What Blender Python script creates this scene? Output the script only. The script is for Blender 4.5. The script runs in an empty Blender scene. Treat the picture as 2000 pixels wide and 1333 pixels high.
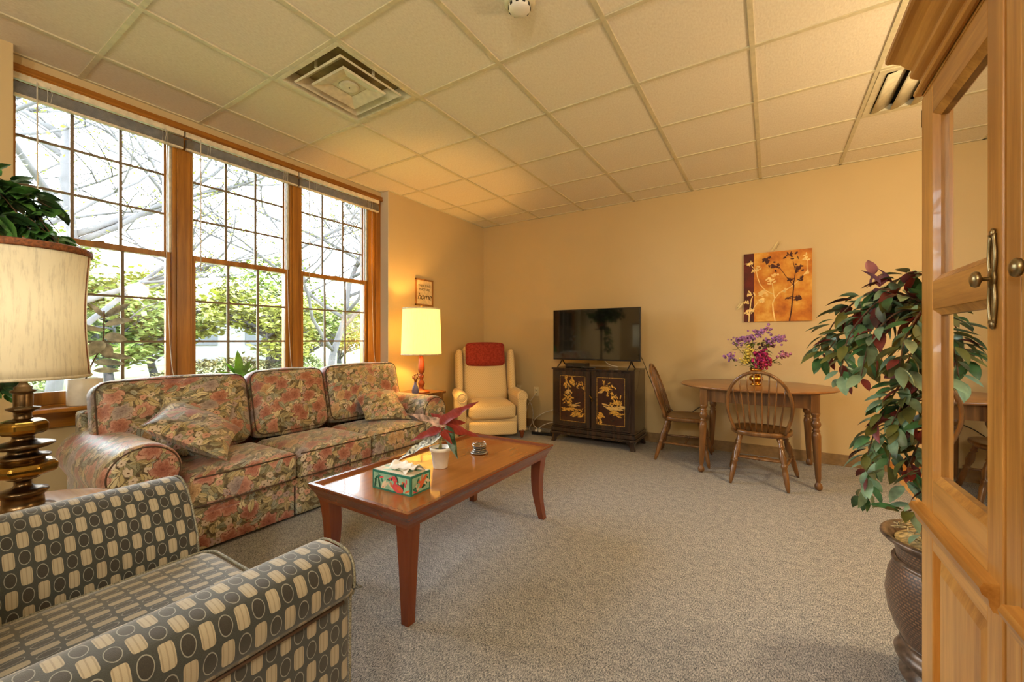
import bpy, bmesh, math, random
from math import sin, cos, pi, radians, sqrt
from mathutils import Vector, Matrix, noise as mnoise

S = bpy.context.scene
COL = S.collection
R = random.Random(7)

# ------------------------------------------------------------------ camera, light, exposure
cd = bpy.data.cameras.new('camera'); cam = bpy.data.objects.new('camera', cd); COL.objects.link(cam)
cd.sensor_width = 36.0; cd.lens = 806.0 / 2000.0 * 36.0
cd.shift_y = -0.001; cd.clip_start = 0.03; cd.clip_end = 300
cam.location = (3.13, -1.33, 1.122)
cam.rotation_euler = (radians(90), 0, 0.5596)
S.camera = cam
S.view_settings.view_transform = 'Standard'; S.view_settings.look = 'None'
S.view_settings.exposure = 1.12; S.view_settings.gamma = 1.0
S.view_settings.use_curve_mapping = False
S.cycles.use_denoising = True
S.cycles.max_bounces = 10; S.cycles.diffuse_bounces = 5; S.cycles.glossy_bounces = 4
S.cycles.transparent_max_bounces = 16; S.cycles.transmission_bounces = 6
S.cycles.caustics_reflective = False; S.cycles.caustics_refractive = False
S.cycles.sample_clamp_indirect = 8.0

W = bpy.data.worlds.new('overcast_sky'); S.world = W; W.use_nodes = True
_bg = W.node_tree.nodes['Background']
_bg.inputs[0].default_value = (0.82, 0.93, 1.0, 1); _bg.inputs[1].default_value = 10.0

def lamp(name, kind, loc, energy, color, size=0.1, rot=(0, 0, 0), sy=None, spread=None):
    l = bpy.data.lights.new(name, kind); l.energy = energy; l.color = color
    if kind == 'AREA':
        l.size = size
        if sy: l.shape = 'RECTANGLE'; l.size_y = sy
    elif kind == 'SUN': l.angle = size
    else: l.shadow_soft_size = size
    o = bpy.data.objects.new(name, l); COL.objects.link(o); o.location = loc; o.rotation_euler = rot
    return o
WARM = (1.0, 0.70, 0.40)
# light portals in the window openings guide the sky light indoors (they emit nothing themselves)
for _i, _y in enumerate((-0.51, 0.32, 1.14)):
    _p = lamp('window_portal', 'AREA', (-0.55, _y, 1.65), 1, (1, 1, 1), 0.7, (0, radians(-90), 0), 1.9)
    _p.data.size = 1.9; _p.data.size_y = 0.7
    _p.data.cycles.is_portal = True
# unseen opal globe pendants added to brighten the room: two behind the camera, one over the kitchen side (fixtures built below)
ADDED_PENDANTS = [(2.3, -3.1, 2.02, 30, (1.0, 0.98, 0.94)), (3.6, -2.5, 2.02, 38, (1.0, 0.98, 0.88)), (4.6, 1.1, 1.9, 38, (1.0, 0.77, 0.47))]
for _x, _y, _z, _e, _c in ADDED_PENDANTS:
    lamp('added_pendant_bulb', 'POINT', (_x, _y, _z), _e, _c, 0.13)

# ------------------------------------------------------------------ helpers
def lin(c):
    return tuple(((x / 255) / 12.92 if x / 255 <= 0.04045 else ((x / 255 + 0.055) / 1.055) ** 2.4) for x in c[:3]) + (1.0,)

class NT:
    def __init__(s, name):
        s.mat = bpy.data.materials.new(name); s.mat.use_nodes = True
        s.t = s.mat.node_tree; s.b = s.t.nodes['Principled BSDF']; s.out = s.t.nodes['Material Output']
    def n(s, typ, ins=None, **kw):
        nd = s.t.nodes.new(typ)
        for k, v in kw.items(): setattr(nd, k, v)
        for k, v in (ins or {}).items(): s.set(nd.inputs[k], v)
        return nd
    def set(s, sock, v):
        if isinstance(v, bpy.types.NodeSocket): s.t.links.new(v, sock)
        elif isinstance(v, bpy.types.Node): s.t.links.new(v.outputs[0], sock)
        else: sock.default_value = v
    def math(s, op, a, b=0.0, c=None):
        ins = {0: a, 1: b}
        if c is not None: ins[2] = c
        return s.n('ShaderNodeMath', ins, operation=op).outputs[0]
    def vm(s, op, a, b):
        return s.n('ShaderNodeVectorMath', {0: a, 1: b}, operation=op).outputs[0]
    def ramp(s, fac, stops, interp='LINEAR'):
        nd = s.n('ShaderNodeValToRGB', {0: fac}); cr = nd.color_ramp; cr.interpolation = interp
        while len(cr.elements) < len(stops): cr.elements.new(0.5)
        for e, (p, c) in zip(cr.elements, stops):
            e.position = p; e.color = lin(c) if len(c) == 3 else c
        return nd.outputs[0]
    def mix(s, f, a, b, mode='MIX'):
        nd = s.n('ShaderNodeMix', data_type='RGBA', blend_type=mode)
        s.set(nd.inputs[0], f)
        s.set(nd.inputs[6], lin(a) if isinstance(a, tuple) else a)
        s.set(nd.inputs[7], lin(b) if isinstance(b, tuple) else b)
        return nd.outputs[2]
    def noise(s, vec, scale, detail=3, rough=0.5, out=0):
        return s.n('ShaderNodeTexNoise', {'Vector': vec, 'Scale': scale, 'Detail': detail, 'Roughness': rough}).outputs[out]
    def coord(s, which='Object'):
        return s.n('ShaderNodeTexCoord').outputs[which]
    def mapping(s, vec, scale=(1, 1, 1), loc=(0, 0, 0), rot=(0, 0, 0)):
        return s.n('ShaderNodeMapping', {'Vector': vec, 'Scale': scale, 'Location': loc, 'Rotation': rot}).outputs[0]
    def bump(s, h, strength=0.3, dist=0.005):
        s.set(s.b.inputs['Normal'], s.n('ShaderNodeBump', {'Height': h, 'Strength': strength, 'Distance': dist}).outputs[0])
    def fin(s, col=None, rough=0.6, metal=0.0, spec=0.5, coat=0.0):
        if col is not None: s.set(s.b.inputs['Base Color'], lin(col) if isinstance(col, tuple) else col)
        s.set(s.b.inputs['Roughness'], rough); s.b.inputs['Metallic'].default_value = metal
        s.b.inputs['Specular IOR Level'].default_value = spec; s.b.inputs['Coat Weight'].default_value = coat
        return s.mat

def plain(name, c, rough=0.6, metal=0.0, var=0.06, sc=30, spec=0.5, bump=0.0, bsc=200, coat=0.0):
    k = NT(name); v = k.coord()
    f = k.noise(v, sc, 3)
    d = tuple(max(0, int(x * (1 - var * 1.6))) for x in c); h = tuple(min(255, int(x * (1 + var))) for x in c)
    col = k.ramp(f, [(0.3, d), (0.7, h)])
    if bump: k.bump(k.noise(v, bsc, 2), bump, 0.002)
    return k.fin(col, rough, metal, spec, coat)

def wood(name, dark, light, rough=0.35, axis=2, sc=26, stretch=0.06, coat=0.15, fig=0.15):
    k = NT(name); v = k.coord()
    s = [1, 1, 1]; s[axis] = stretch
    w = k.mapping(v, tuple(s))
    f1 = k.noise(w, sc, 6, 0.62); f2 = k.noise(w, sc * 5, 4, 0.6)
    wv = k.n('ShaderNodeTexWave', {'Vector': w, 'Scale': sc * 0.16, 'Distortion': 9.0, 'Detail': 3.0, 'Detail Scale': 1.4}).outputs[1]
    f = k.math('ADD', k.math('MULTIPLY', f1, 0.6), k.math('ADD', k.math('MULTIPLY', f2, 0.25), k.math('MULTIPLY', wv, fig)))
    m = tuple(int((a + b) / 2) for a, b in zip(dark, light))
    col = k.ramp(f, [(0.36, dark), (0.48, m), (0.62, light)])
    return k.fin(col, rough, 0, 0.5, coat)

def obj(name, b, mats, parent=None, bevel=0.0, sub=0, world=False, solid=0.0, label=None):
    me = bpy.data.meshes.new(name)
    off = Vector((0, 0, 0))
    if world and parent is not None:
        p = parent
        while p is not None: off += p.location; p = p.parent
    me.from_pydata([Vector(v) - off for v in b.v], [], b.f)
    if not isinstance(mats, (list, tuple)): mats = [mats]
    for m in mats: me.materials.append(m)
    for p, mi, sm in zip(me.polygons, b.m, b.s): p.material_index = mi; p.use_smooth = sm
    if any(u is not None for u in b.uv):
        ul = me.uv_layers.new(name='UVMap'); li = 0
        for p, u in zip(me.polygons, b.uv):
            for k, l in enumerate(p.loop_indices):
                if u is not None: ul.data[l].uv = u[k]
    bm = bmesh.new(); bm.from_mesh(me)
    if b.recalc: bmesh.ops.recalc_face_normals(bm, faces=bm.faces)
    bm.to_mesh(me); bm.free()
    o = bpy.data.objects.new(name, me); COL.objects.link(o)
    if parent is not None: o.parent = parent
    if solid:
        md = o.modifiers.new('solid', 'SOLIDIFY'); md.thickness = solid; md.offset = 0
    if bevel:
        md = o.modifiers.new('bevel', 'BEVEL'); md.width = bevel; md.segments = 2; md.limit_method = 'ANGLE'; md.angle_limit = radians(40)
    if sub:
        md = o.modifiers.new('sub', 'SUBSURF'); md.levels = sub; md.render_levels = sub
    if label: o['label'] = label
    return o

def tag(o, label, cat, group=None):
    o['label'] = label; o['category'] = cat
    if group: o['group'] = group
    return o
def thing(name, label, cat, loc=(0, 0, 0), rz=0.0, group=None):
    o = bpy.data.objects.new(name, None); COL.objects.link(o); o.empty_display_size = 0.1
    o.location = loc; o.rotation_euler = (0, 0, rz)
    return tag(o, label, cat, group)
def struct(o):
    o['kind'] = 'structure'; return o

class B:
    def __init__(s, recalc=True):
        s.v = []; s.f = []; s.m = []; s.s = []; s.uv = []; s.recalc = recalc
    def add(s, vs, fs, mat=0, smooth=True, T=None, uvs=None):
        n = len(s.v)
        for v in vs:
            v = Vector(v); s.v.append(T @ v if T is not None else v)
        for i, f in enumerate(fs):
            s.f.append(tuple(n + k for k in f)); s.m.append(mat); s.s.append(smooth)
            s.uv.append(uvs[i] if uvs else None)
        return s
    def box(s, x0, x1, y0, y1, z0, z1, mat=0, T=None, smooth=False):
        vs = [(x, y, z) for x in (x0, x1) for y in (y0, y1) for z in (z0, z1)]
        fs = [(0, 1, 3, 2), (4, 6, 7, 5), (0, 4, 5, 1), (2, 3, 7, 6), (0, 2, 6, 4), (1, 5, 7, 3)]
        return s.add(vs, fs, mat, smooth, T)
    def hexa(s, bot, top, mat=0, T=None):
        vs = list(bot) + list(top); n = len(bot)
        fs = [tuple(range(n - 1, -1, -1)), tuple(range(n, 2 * n))] + [(i, (i + 1) % n, n + (i + 1) % n, n + i) for i in range(n)]
        return s.add(vs, fs, mat, False, T)
    def lathe(s, prof, seg=24, c=(0, 0, 0), mat=0, T=None, smooth=True, caps=True, rot=0.0, sx=1.0, sy=1.0):
        vs = []; fs = []
        for r, z in prof:
            for k in range(seg):
                a = 2 * pi * k / seg + rot
                vs.append((c[0] + r * cos(a) * sx, c[1] + r * sin(a) * sy, c[2] + z))
        for i in range(len(prof) - 1):
            for k in range(seg):
                k2 = (k + 1) % seg
                fs.append((i * seg + k, i * seg + k2, (i + 1) * seg + k2, (i + 1) * seg + k))
        if caps:
            fs.append(tuple(range(seg - 1, -1, -1))); fs.append(tuple((len(prof) - 1) * seg + k for k in range(seg)))
        return s.add(vs, fs, mat, smooth, T)
    def tube(s, pts, r, seg=8, mat=0, T=None, closed=False, caps=True, flat=1.0):
        P = [Vector(p) for p in pts]; n = len(P)
        if not isinstance(r, (list, tuple)): r = [r] * n
        vs = []; fs = []
        up = None
        for i in range(n):
            if closed: t = (P[(i + 1) % n] - P[i - 1])
            else: t = P[min(i + 1, n - 1)] - P[max(i - 1, 0)]
            t = t.normalized() if t.length > 1e-9 else Vector((0, 0, 1))
            if up is None:
                up = Vector((0, 0, 1)) if abs(t.z) < 0.9 else Vector((1, 0, 0))
            a = (up - t * up.dot(t))
            if a.length < 1e-6: a = t.orthogonal()
            a.normalize(); bb = t.cross(a); up = a
            for k in range(seg):
                an = 2 * pi * k / seg
                vs.append(P[i] + a * (cos(an) * r[i]) + bb * (sin(an) * r[i] * flat))
        m = n if closed else n - 1
        for i in range(m):
            i2 = (i + 1) % n
            for k in range(seg):
                k2 = (k + 1) % seg
                fs.append((i * seg + k, i * seg + k2, i2 * seg + k2, i2 * seg + k))
        if caps and not closed:
            fs.append(tuple(range(seg - 1, -1, -1))); fs.append(tuple((n - 1) * seg + k for k in range(seg)))
        return s.add(vs, fs, mat, True, T)
    def ball(s, c, rx, ry=None, rz=None, seg=12, mat=0, T=None):
        ry = ry or rx; rz = rz or rx; n = seg // 2 + 1
        prof = [(max(1e-4, sin(pi * i / n)), -cos(pi * i / n)) for i in range(n + 1)]
        vs = []; fs = []
        for r, z in prof:
            for k in range(seg):
                a = 2 * pi * k / seg; vs.append((c[0] + rx * r * cos(a), c[1] + ry * r * sin(a), c[2] + rz * z))
        for i in range(n):
            for k in range(seg):
                k2 = (k + 1) % seg; fs.append((i * seg + k, i * seg + k2, (i + 1) * seg + k2, (i + 1) * seg + k))
        return s.add(vs, fs, mat, True, T)
    def sweep(s, prof, axis, a, b, rnd=0.0, mat=0, T=None, uvo=(0, 0), steps=4, stretch=None, inner=10):
        """closed profile (2D list) extruded along axis (0 x, 1 y, 2 z) with rounded ends; UV in metres"""
        n = len(prof); cx = sum(p[0] for p in prof) / n; cy = sum(p[1] for p in prof) / n
        nor = []
        for i in range(n):
            p0 = prof[i - 1]; p1 = prof[(i + 1) % n]
            d = Vector((p1[0] - p0[0], p1[1] - p0[1])); d.normalize(); nor.append(Vector((d.y, -d.x)))
        area = sum(prof[i][0] * prof[(i + 1) % n][1] - prof[(i + 1) % n][0] * prof[i][1] for i in range(n))
        sg = 1 if area > 0 else -1
        rings = []
        for k in range(steps + 1):
            t = k / steps * pi / 2; rings.append((a + rnd * (1 - sin(t)), rnd * (1 - cos(t))) if rnd else (a, 0))
            if not rnd: break
        rings = rings[::-1] if rnd else rings
        rr = [(a + rnd * (1 - cos(t * pi / 2 / steps)), rnd * (1 - sin(t * pi / 2 / steps))) for t in range(steps + 1)] if rnd else [(a, 0)]
        re = [(b - (q - a), i) for q, i in rr[::-1]]
        mid = [(a + rnd + (b - a - 2 * rnd) * j / inner, 0) for j in range(1, inner)]
        rings = rr + mid + re
        al = [0.0]
        for i in range(n): al.append(al[-1] + (Vector(prof[(i + 1) % n]) - Vector(prof[i])).length)
        vs = []; fs = []; uvs = []
        def P(u, v, w):
            return {0: (w, u, v), 1: (u, w, v), 2: (u, v, w)}[axis]
        for w, ins in rings:
            for i in range(n):
                vs.append(P(prof[i][0] - sg * nor[i].x * ins, prof[i][1] - sg * nor[i].y * ins, w))
        for r in range(len(rings) - 1):
            w0 = rings[r][0] - (rings[r][1]); w1 = rings[r + 1][0] + (rings[r + 1][1] if r > len(rings) / 2 else 0)
            w0 = rings[r][0]; w1 = rings[r + 1][0]
            for i in range(n):
                i2 = (i + 1) % n
                fs.append((r * n + i, r * n + i2, (r + 1) * n + i2, (r + 1) * n + i))
                uvs.append([(w0 + uvo[0], al[i] + uvo[1]), (w0 + uvo[0], al[i + 1] + uvo[1]), (w1 + uvo[0], al[i + 1] + uvo[1]), (w1 + uvo[0], al[i] + uvo[1])])
        for base, rev in ((0, True), ((len(rings) - 1) * n, False)):
            idx = list(range(n))
            if rev: idx = idx[::-1]
            fs.append(tuple(base + i for i in idx))
            uvs.append([(prof[i][0] + uvo[0], prof[i][1] + uvo[1]) for i in idx])
        return s.add(vs, fs, mat, True, T, uvs)
    def puff(s, hx, hy, hz, r=0.04, bul=(0, 0, 0.02), n=12, mat=0, T=None, uv=True, sag=0.0):
        """rounded, stuffed box of half sizes hx,hy,hz centred at 0"""
        vs = {}; order = []; fs = []; uvs = []
        def g(i): 
            t = -1 + 2 * i / n
            return math.copysign(abs(t) ** 0.8, t)
        def key(p): return (round(p[0], 5), round(p[1], 5), round(p[2], 5))
        def vid(p):
            k = key(p)
            if k not in vs: vs[k] = len(order); order.append(p)
            return vs[k]
        H = (hx, hy, hz)
        for ax in range(3):
            for sg in (-1, 1):
                for i in range(n):
                    for j in range(n):
                        q = []; uu = []
                        for di, dj in ((0, 0), (1, 0), (1, 1), (0, 1)):
                            a = g(i + di); c = g(j + dj); p = [0, 0, 0]; p[ax] = sg; p[(ax + 1) % 3] = a; p[(ax + 2) % 3] = c
                            q.append(vid(tuple(p)))
                            if ax == 0: uu.append((p[1] * hy, p[2] * hz))
                            elif ax == 1: uu.append((p[0] * hx, p[2] * hz))
                            else: uu.append((p[0] * hx, p[1] * hy))
                        if sg < 0: q = q[::-1]; uu = uu[::-1]
                        fs.append(tuple(q)); uvs.append(uu)
        out = []
        for p in order:
            w = [p[k] * H[k] for k in range(3)]
            q = [max(-(H[k] - r), min(H[k] - r, w[k])) for k in range(3)]
            d = Vector([w[k] - q[k] for k in range(3)])
            if d.length > 1e-9: d = d.normalized() * r
            v = [q[k] + d[k] for k in range(3)]
            e = [1 - p[k] * p[k] for k in range(3)]
            for k in range(3):
                v[k] += math.copysign(bul[k] * e[(k + 1) % 3] * e[(k + 2) % 3], p[k]) if abs(p[k]) > 0.3 else bul[k] * p[k] * e[(k + 1) % 3] * e[(k + 2) % 3] / 0.3 * 1.0 * 0 
            out.append(v)
        return s.add(out, fs, mat, True, T, uvs if uv else None)
    def pillow(s, h, th, n=18, mat=0, T=None):
        vs = []; fs = []
        for sg in (1, -1):
            for i in range(n + 1):
                for j in range(n + 1):
                    x = -1 + 2 * i / n; y = -1 + 2 * j / n
                    px = x * (1 - 0.10 * (1 - y * y)); py = y * (1 - 0.10 * (1 - x * x))
                    e = max(0, (1 - x * x) * (1 - y * y)) ** 0.42
                    wr = 0.05 * mnoise.noise(Vector((x * 2.2, y * 2.2, sg * 3)))
                    vs.append((px * h, py * h, sg * th * e * (1 + wr * 3)))
        m = (n + 1) ** 2
        for k in range(2):
            for i in range(n):
                for j in range(n):
                    a = k * m + i * (n + 1) + j; q = (a, a + n + 1, a + n + 2, a + 1)
                    fs.append(q if k == 0 else q[::-1])
        return s.add(vs, fs, mat, True, T)
    def leaf(s, base, d, up, L, W, droop=0.3, fold=0.25, mat=0, seg=5, wave=0.0, arrow=False):
        d = Vector(d).normalized(); up = Vector(up); side = d.cross(up)
        if side.length < 1e-5: side = d.orthogonal()
        side.normalize(); up = side.cross(d).normalized()
        vs = []; fs = []; p = Vector(base)
        for i in range(seg + 1):
            t = i / seg
            w = W * 0.5 * (sin(pi * min(1, t ** 0.85)) ** 0.75 if 0 < t < 1 else 0.02)
            if arrow: w = W * 0.5 * ((t / .18) ** .6 if t < .18 else (1 - ((t - .18) / .82) ** 1.6)) + .0004
            c = p + d * (L * t) - up * (droop * L * t * t); wv = wave * L * sin(t * 17) * sin(pi * t)
            vs += [c - side * w + up * (w * fold + wv), c, c + side * w + up * (w * fold - wv)]
        for i in range(seg):
            a = i * 3; fs += [(a, a + 3, a + 4, a + 1), (a + 1, a + 4, a + 5, a + 2)]
        return s.add(vs, fs, mat, True)
    # flat artwork on a plane: o origin, u, v axes (Vectors), n outward
    def plane(s, o, u, v, n): s.P = (Vector(o), Vector(u), Vector(v), Vector(n)); s.lay = 0.0; return s
    def poly(s, pts, mat=0, dz=None):
        o, u, v, n = s.P; s.lay += 0.00001
        h = (0.0004 if dz is None else dz) + s.lay
        return s.add([o + u * x + v * y + n * h for x, y in pts], [tuple(range(len(pts)))], mat, False)
    def ell(s, x, y, rx, ry, rot=0, mat=0, seg=14, dz=None):
        c, d = cos(rot), sin(rot)
        return s.poly([(x + rx * cos(t) * c - ry * sin(t) * d, y + rx * cos(t) * d + ry * sin(t) * c) for t in [2 * pi * k / seg for k in range(seg)]], mat, dz)
    def line(s, pts, w, mat=0, dz=None):
        L = []; Rr = []; n = len(pts)
        for i in range(n):
            a = pts[max(0, i - 1)]; b = pts[min(n - 1, i + 1)]
            dx, dy = b[0] - a[0], b[1] - a[1]; l = sqrt(dx * dx + dy * dy) or 1; nx, ny = -dy / l, dx / l
            ww = w * (1 - 0.4 * i / n) / 2
            L.append((pts[i][0] + nx * ww, pts[i][1] + ny * ww)); Rr.append((pts[i][0] - nx * ww, pts[i][1] - ny * ww))
        return s.poly(L + Rr[::-1], mat, dz)

def arc(cx, cy, r, a0, a1, n, ry=None):
    ry = ry or r
    return [(cx + r * cos(a0 + (a1 - a0) * i / n), cy + ry * sin(a0 + (a1 - a0) * i / n)) for i in range(n + 1)]
def Tm(loc, rz=0, rx=0, ry=0):
    return Matrix.Translation(loc) @ Matrix.Rotation(rz, 4, 'Z') @ Matrix.Rotation(ry, 4, 'Y') @ Matrix.Rotation(rx, 4, 'X')
def basis(c, u, v):
    u = Vector(u).normalized(); v = Vector(v); v = (v - u * v.dot(u)).normalized(); w = u.cross(v)
    m = Matrix((u, v, w)).transposed().to_4x4(); m.translation = Vector(c); return m
def bez(p0, p1, p2, p3, n=12):
    P = [Vector(p) for p in (p0, p1, p2, p3)]
    return [P[0] * (1 - t) ** 3 + P[1] * 3 * t * (1 - t) ** 2 + P[2] * 3 * t * t * (1 - t) + P[3] * t ** 3 for t in [i / n for i in range(n + 1)]]
def spline(pts, n=6):
    P = [Vector(p) for p in pts]; out = []
    for i in range(len(P) - 1):
        a = P[max(0, i - 1)]; b = P[i]; c = P[i + 1]; d = P[min(len(P) - 1, i + 2)]
        for k in range(n):
            t = k / n
            out.append(0.5 * ((2 * b) + (c - a) * t + (2 * a - 5 * b + 4 * c - d) * t * t + (3 * b - a - 3 * c + d) * t ** 3))
    out.append(P[-1]); return out

# ------------------------------------------------------------------ materials
def mk_wall(name, c):
    k = NT(name); v = k.coord()
    col = k.mix(k.noise(v, 3, 2), tuple(int(x * 0.97) for x in c), c)
    k.bump(k.noise(v, 160, 2), 0.12, 0.002)
    return k.fin(col, 0.75, 0, 0.3)
m_wall = mk_wall('tan_wall_paint', (206, 184, 140))
m_reveal_daylit = mk_wall('daylit_reveal_paint', (222, 216, 198))  # tan wall paint made paler, daylight on the reveal put into the colour
m_base = plain('brown_vinyl_baseboard', (142, 116, 80), 0.5)
def mk_tile():
    k = NT('ceiling_tile'); v = k.coord()
    n1 = k.noise(k.mapping(v, (1, 0.4, 1)), 120, 4, 0.7)
    vor = k.n('ShaderNodeTexVoronoi', {'Vector': k.mapping(v, (1, 0.6, 1)), 'Scale': 70.0}).outputs[0]
    k.bump(k.math('ADD', n1, vor), 0.35, 0.003)
    return k.fin(k.ramp(n1, [(0.3, (222, 214, 196)), (0.6, (234, 228, 212))]), 0.85, 0, 0.2)
m_tile = mk_tile()
m_grid = plain('cream_tee_bar', (210, 202, 172), 0.45, var=0.03)
def mk_carpet():
    k = NT('heather_carpet'); v = k.coord()
    a = k.noise(v, 330, 3, 0.7); b = k.noise(k.mapping(v, (1, 0.45, 1), rot=(0, 0, 0.5)), 230, 3, 0.7); c = k.noise(v, 26, 3)
    f = k.math('ADD', k.math('MULTIPLY', a, 0.42), k.math('ADD', k.math('MULTIPLY', b, 0.5), k.math('MULTIPLY', c, 0.08)))
    col = k.ramp(f, [(0.40, (70, 72, 78)), (0.47, (132, 134, 138)), (0.53, (178, 178, 178)), (0.60, (220, 218, 214))])
    k.bump(f, 0.6, 0.004)
    return k.fin(col, 0.95, 0, 0.1)
m_carpet = mk_carpet()
m_vinyl = wood('light_vinyl_floor', (190, 150, 96), (214, 176, 120), 0.4, 1, 12)
m_winwood = wood('orange_window_wood', (132, 82, 22), (184, 122, 40), 0.35, 2, 22)
m_winwood_y = wood('orange_sill_wood', (132, 82, 22), (184, 122, 40), 0.3, 1, 22)
m_muntin = plain('bronze_window_grille', (128, 112, 92), 0.5)
m_track = plain('cream_window_track', (214, 208, 186), 0.4)
def mk_glass(name, tint=(1, 1, 1, 1), ior=1.45, rough=0.0):
    k = NT(name)
    tr = k.n('ShaderNodeBsdfTransparent', {'Color': tint}); gl = k.n('ShaderNodeBsdfGlossy', {'Color': (1, 1, 1, 1), 'Roughness': rough})
    fr = k.n('ShaderNodeFresnel', {'IOR': ior})
    mx = k.n('ShaderNodeMixShader', {0: fr.outputs[0], 1: tr.outputs[0], 2: gl.outputs[0]})
    k.t.links.new(mx.outputs[0], k.out.inputs[0]); return k.mat
m_glass = mk_glass('window_glass')
m_cabglass = mk_glass('cabinet_glass', (0.5, 0.45, 0.4, 1), 2.0)
m_slat = plain('grey_aluminium_slat', (168, 162, 152), 0.35, 0.3)
m_blindrail = plain('cream_blind_rail', (226, 216, 192), 0.4)
m_cord = plain('white_cord', (228, 222, 208), 0.6)
m_white = plain('white_plastic', (232, 230, 222), 0.4, var=0.02)
m_black = plain('black_plastic', (20, 19, 19), 0.35)
def mk_screen():
    k = NT('tv_screen'); return k.fin(k.ramp(k.noise(k.coord(), 2, 1), [(0, (10, 10, 10)), (1, (14, 13, 12))]), 0.07, 0, 1.0, 1.0)
m_screen = mk_screen()

def skew2(k, v, a=0.7):
    """flat pattern coordinates (y + a x, z - a x) so that prints stay crisp on front, top and side faces"""
    sp = k.n('ShaderNodeSeparateXYZ', {0: v}); ax = k.math('MULTIPLY', sp.outputs[0], a)
    return k.n('ShaderNodeCombineXYZ', {0: k.math('ADD', sp.outputs[1], ax), 1: k.math('SUBTRACT', sp.outputs[2], ax)}).outputs[0]
def cells(k, p, scale, off):
    q = k.mapping(p, (scale, scale, 1), (off, off * 1.7, 0))
    vo = k.n('ShaderNodeTexVoronoi', {'Vector': q, 'Scale': 1.0, 'Randomness': 0.9}, voronoi_dimensions='2D')
    d = k.n('ShaderNodeSeparateXYZ', {0: k.vm('SUBTRACT', q, vo.outputs['Position'])}); c = k.n('ShaderNodeSeparateColor', {0: vo.outputs['Color']})
    return d.outputs[0], d.outputs[1], c.outputs[0], c.outputs[1], c.outputs[2]
def leaf_layer(k, base, p, scale, off, cols, keep=1.0, wid=0.26, ln=0.62):
    x, y, r1, r2, r3 = cells(k, p, scale, off)
    a = k.math('MULTIPLY', r1, 6.283); ca = k.math('COSINE', a); sa = k.math('SINE', a)
    u = k.math('ADD', k.math('MULTIPLY', x, ca), k.math('MULTIPLY', y, sa)); v = k.math('SUBTRACT', k.math('MULTIPLY', y, ca), k.math('MULTIPLY', x, sa))
    v = k.math('ADD', v, k.math('MULTIPLY', k.math('MULTIPLY', u, u), 0.35)); av = k.math('ABSOLUTE', v)
    lim = k.math('MULTIPLY', k.math('SUBTRACT', 1.0, k.math('POWER', k.math('ABSOLUTE', k.math('DIVIDE', u, ln)), 2.0)), wid)
    m = k.math('MULTIPLY', k.math('LESS_THAN', av, lim), k.math('LESS_THAN', r3, keep))
    col = k.ramp(r2, cols, 'CONSTANT')
    vein = k.math('MULTIPLY_ADD', k.math('SINE', k.math('MULTIPLY', k.math('SUBTRACT', u, k.math('MULTIPLY', av, 1.4)), 42.0)), 0.25, 0.25)
    half = k.math('MULTIPLY', k.math('GREATER_THAN', v, 0.0), 0.28)
    col = k.mix(k.math('ADD', vein, half), col, k.mix(0.5, col, (244, 236, 208)))
    col = k.mix(k.math('LESS_THAN', av, 0.018), col, (84, 66, 40))
    col = k.mix(k.math('GREATER_THAN', av, k.math('SUBTRACT', lim, 0.03)), col, k.mix(0.7, col, (60, 44, 30)))
    return k.mix(m, base, col)
def flower_layer(k, base, p, scale, off, cols, keep, rad, petals, inner):
    x, y, r1, r2, r3 = cells(k, p, scale, off)
    rr = k.math('SQRT', k.math('ADD', k.math('MULTIPLY', x, x), k.math('MULTIPLY', y, y)))
    wob = k.noise(p, scale * 3.0, 2)
    th = k.math('ADD', k.math('ARCTAN2', y, x), k.math('MULTIPLY_ADD', wob, 1.6, k.math('MULTIPLY', r1, 3.0)))
    def lobes(ph, n): return k.math('ABSOLUTE', k.math('COSINE', k.math('MULTIPLY_ADD', th, n / 2.0, ph)))
    R1 = k.math('MULTIPLY', k.math('MULTIPLY_ADD', lobes(0.0, petals), 0.32, 0.68), k.math('MULTIPLY_ADD', wob, 0.5 * rad, 0.75 * rad))
    m = k.math('MULTIPLY', k.math('LESS_THAN', rr, R1), k.math('LESS_THAN', r3, keep))
    c0 = k.ramp(r2, cols, 'CONSTANT'); t = k.math('DIVIDE', rr, R1)
    lt = k.mix(0.42, c0, (236, 212, 190)); dk = k.mix(0.6, c0, (84, 40, 32))
    streak = k.math('MULTIPLY_ADD', k.math('SINE', k.math('MULTIPLY', th, petals * 5.0)), 0.18, 0.18)
    col = k.mix(t, c0, lt); col = k.mix(streak, col, dk)
    if inner:
        for f, ph in ((0.74, 1.2), (0.50, 2.3), (0.28, 0.4)):
            Ri = k.math('MULTIPLY', R1, k.math('MULTIPLY_ADD', lobes(ph, petals + 1), 0.30 * f, 0.72 * f)); ti = k.math('DIVIDE', rr, Ri)
            ci = k.mix(k.math('POWER', k.math('MINIMUM', ti, 1.0), 2.0), dk, k.mix(0.35, c0, lt)); col = k.mix(k.math('LESS_THAN', ti, 1.0), col, ci)
    else:
        col = k.mix(k.math('LESS_THAN', rr, 0.085), col, (96, 64, 34)); 
    col = k.mix(k.math('GREATER_THAN', t, 0.93), col, dk)
    return k.mix(m, base, col)
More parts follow.
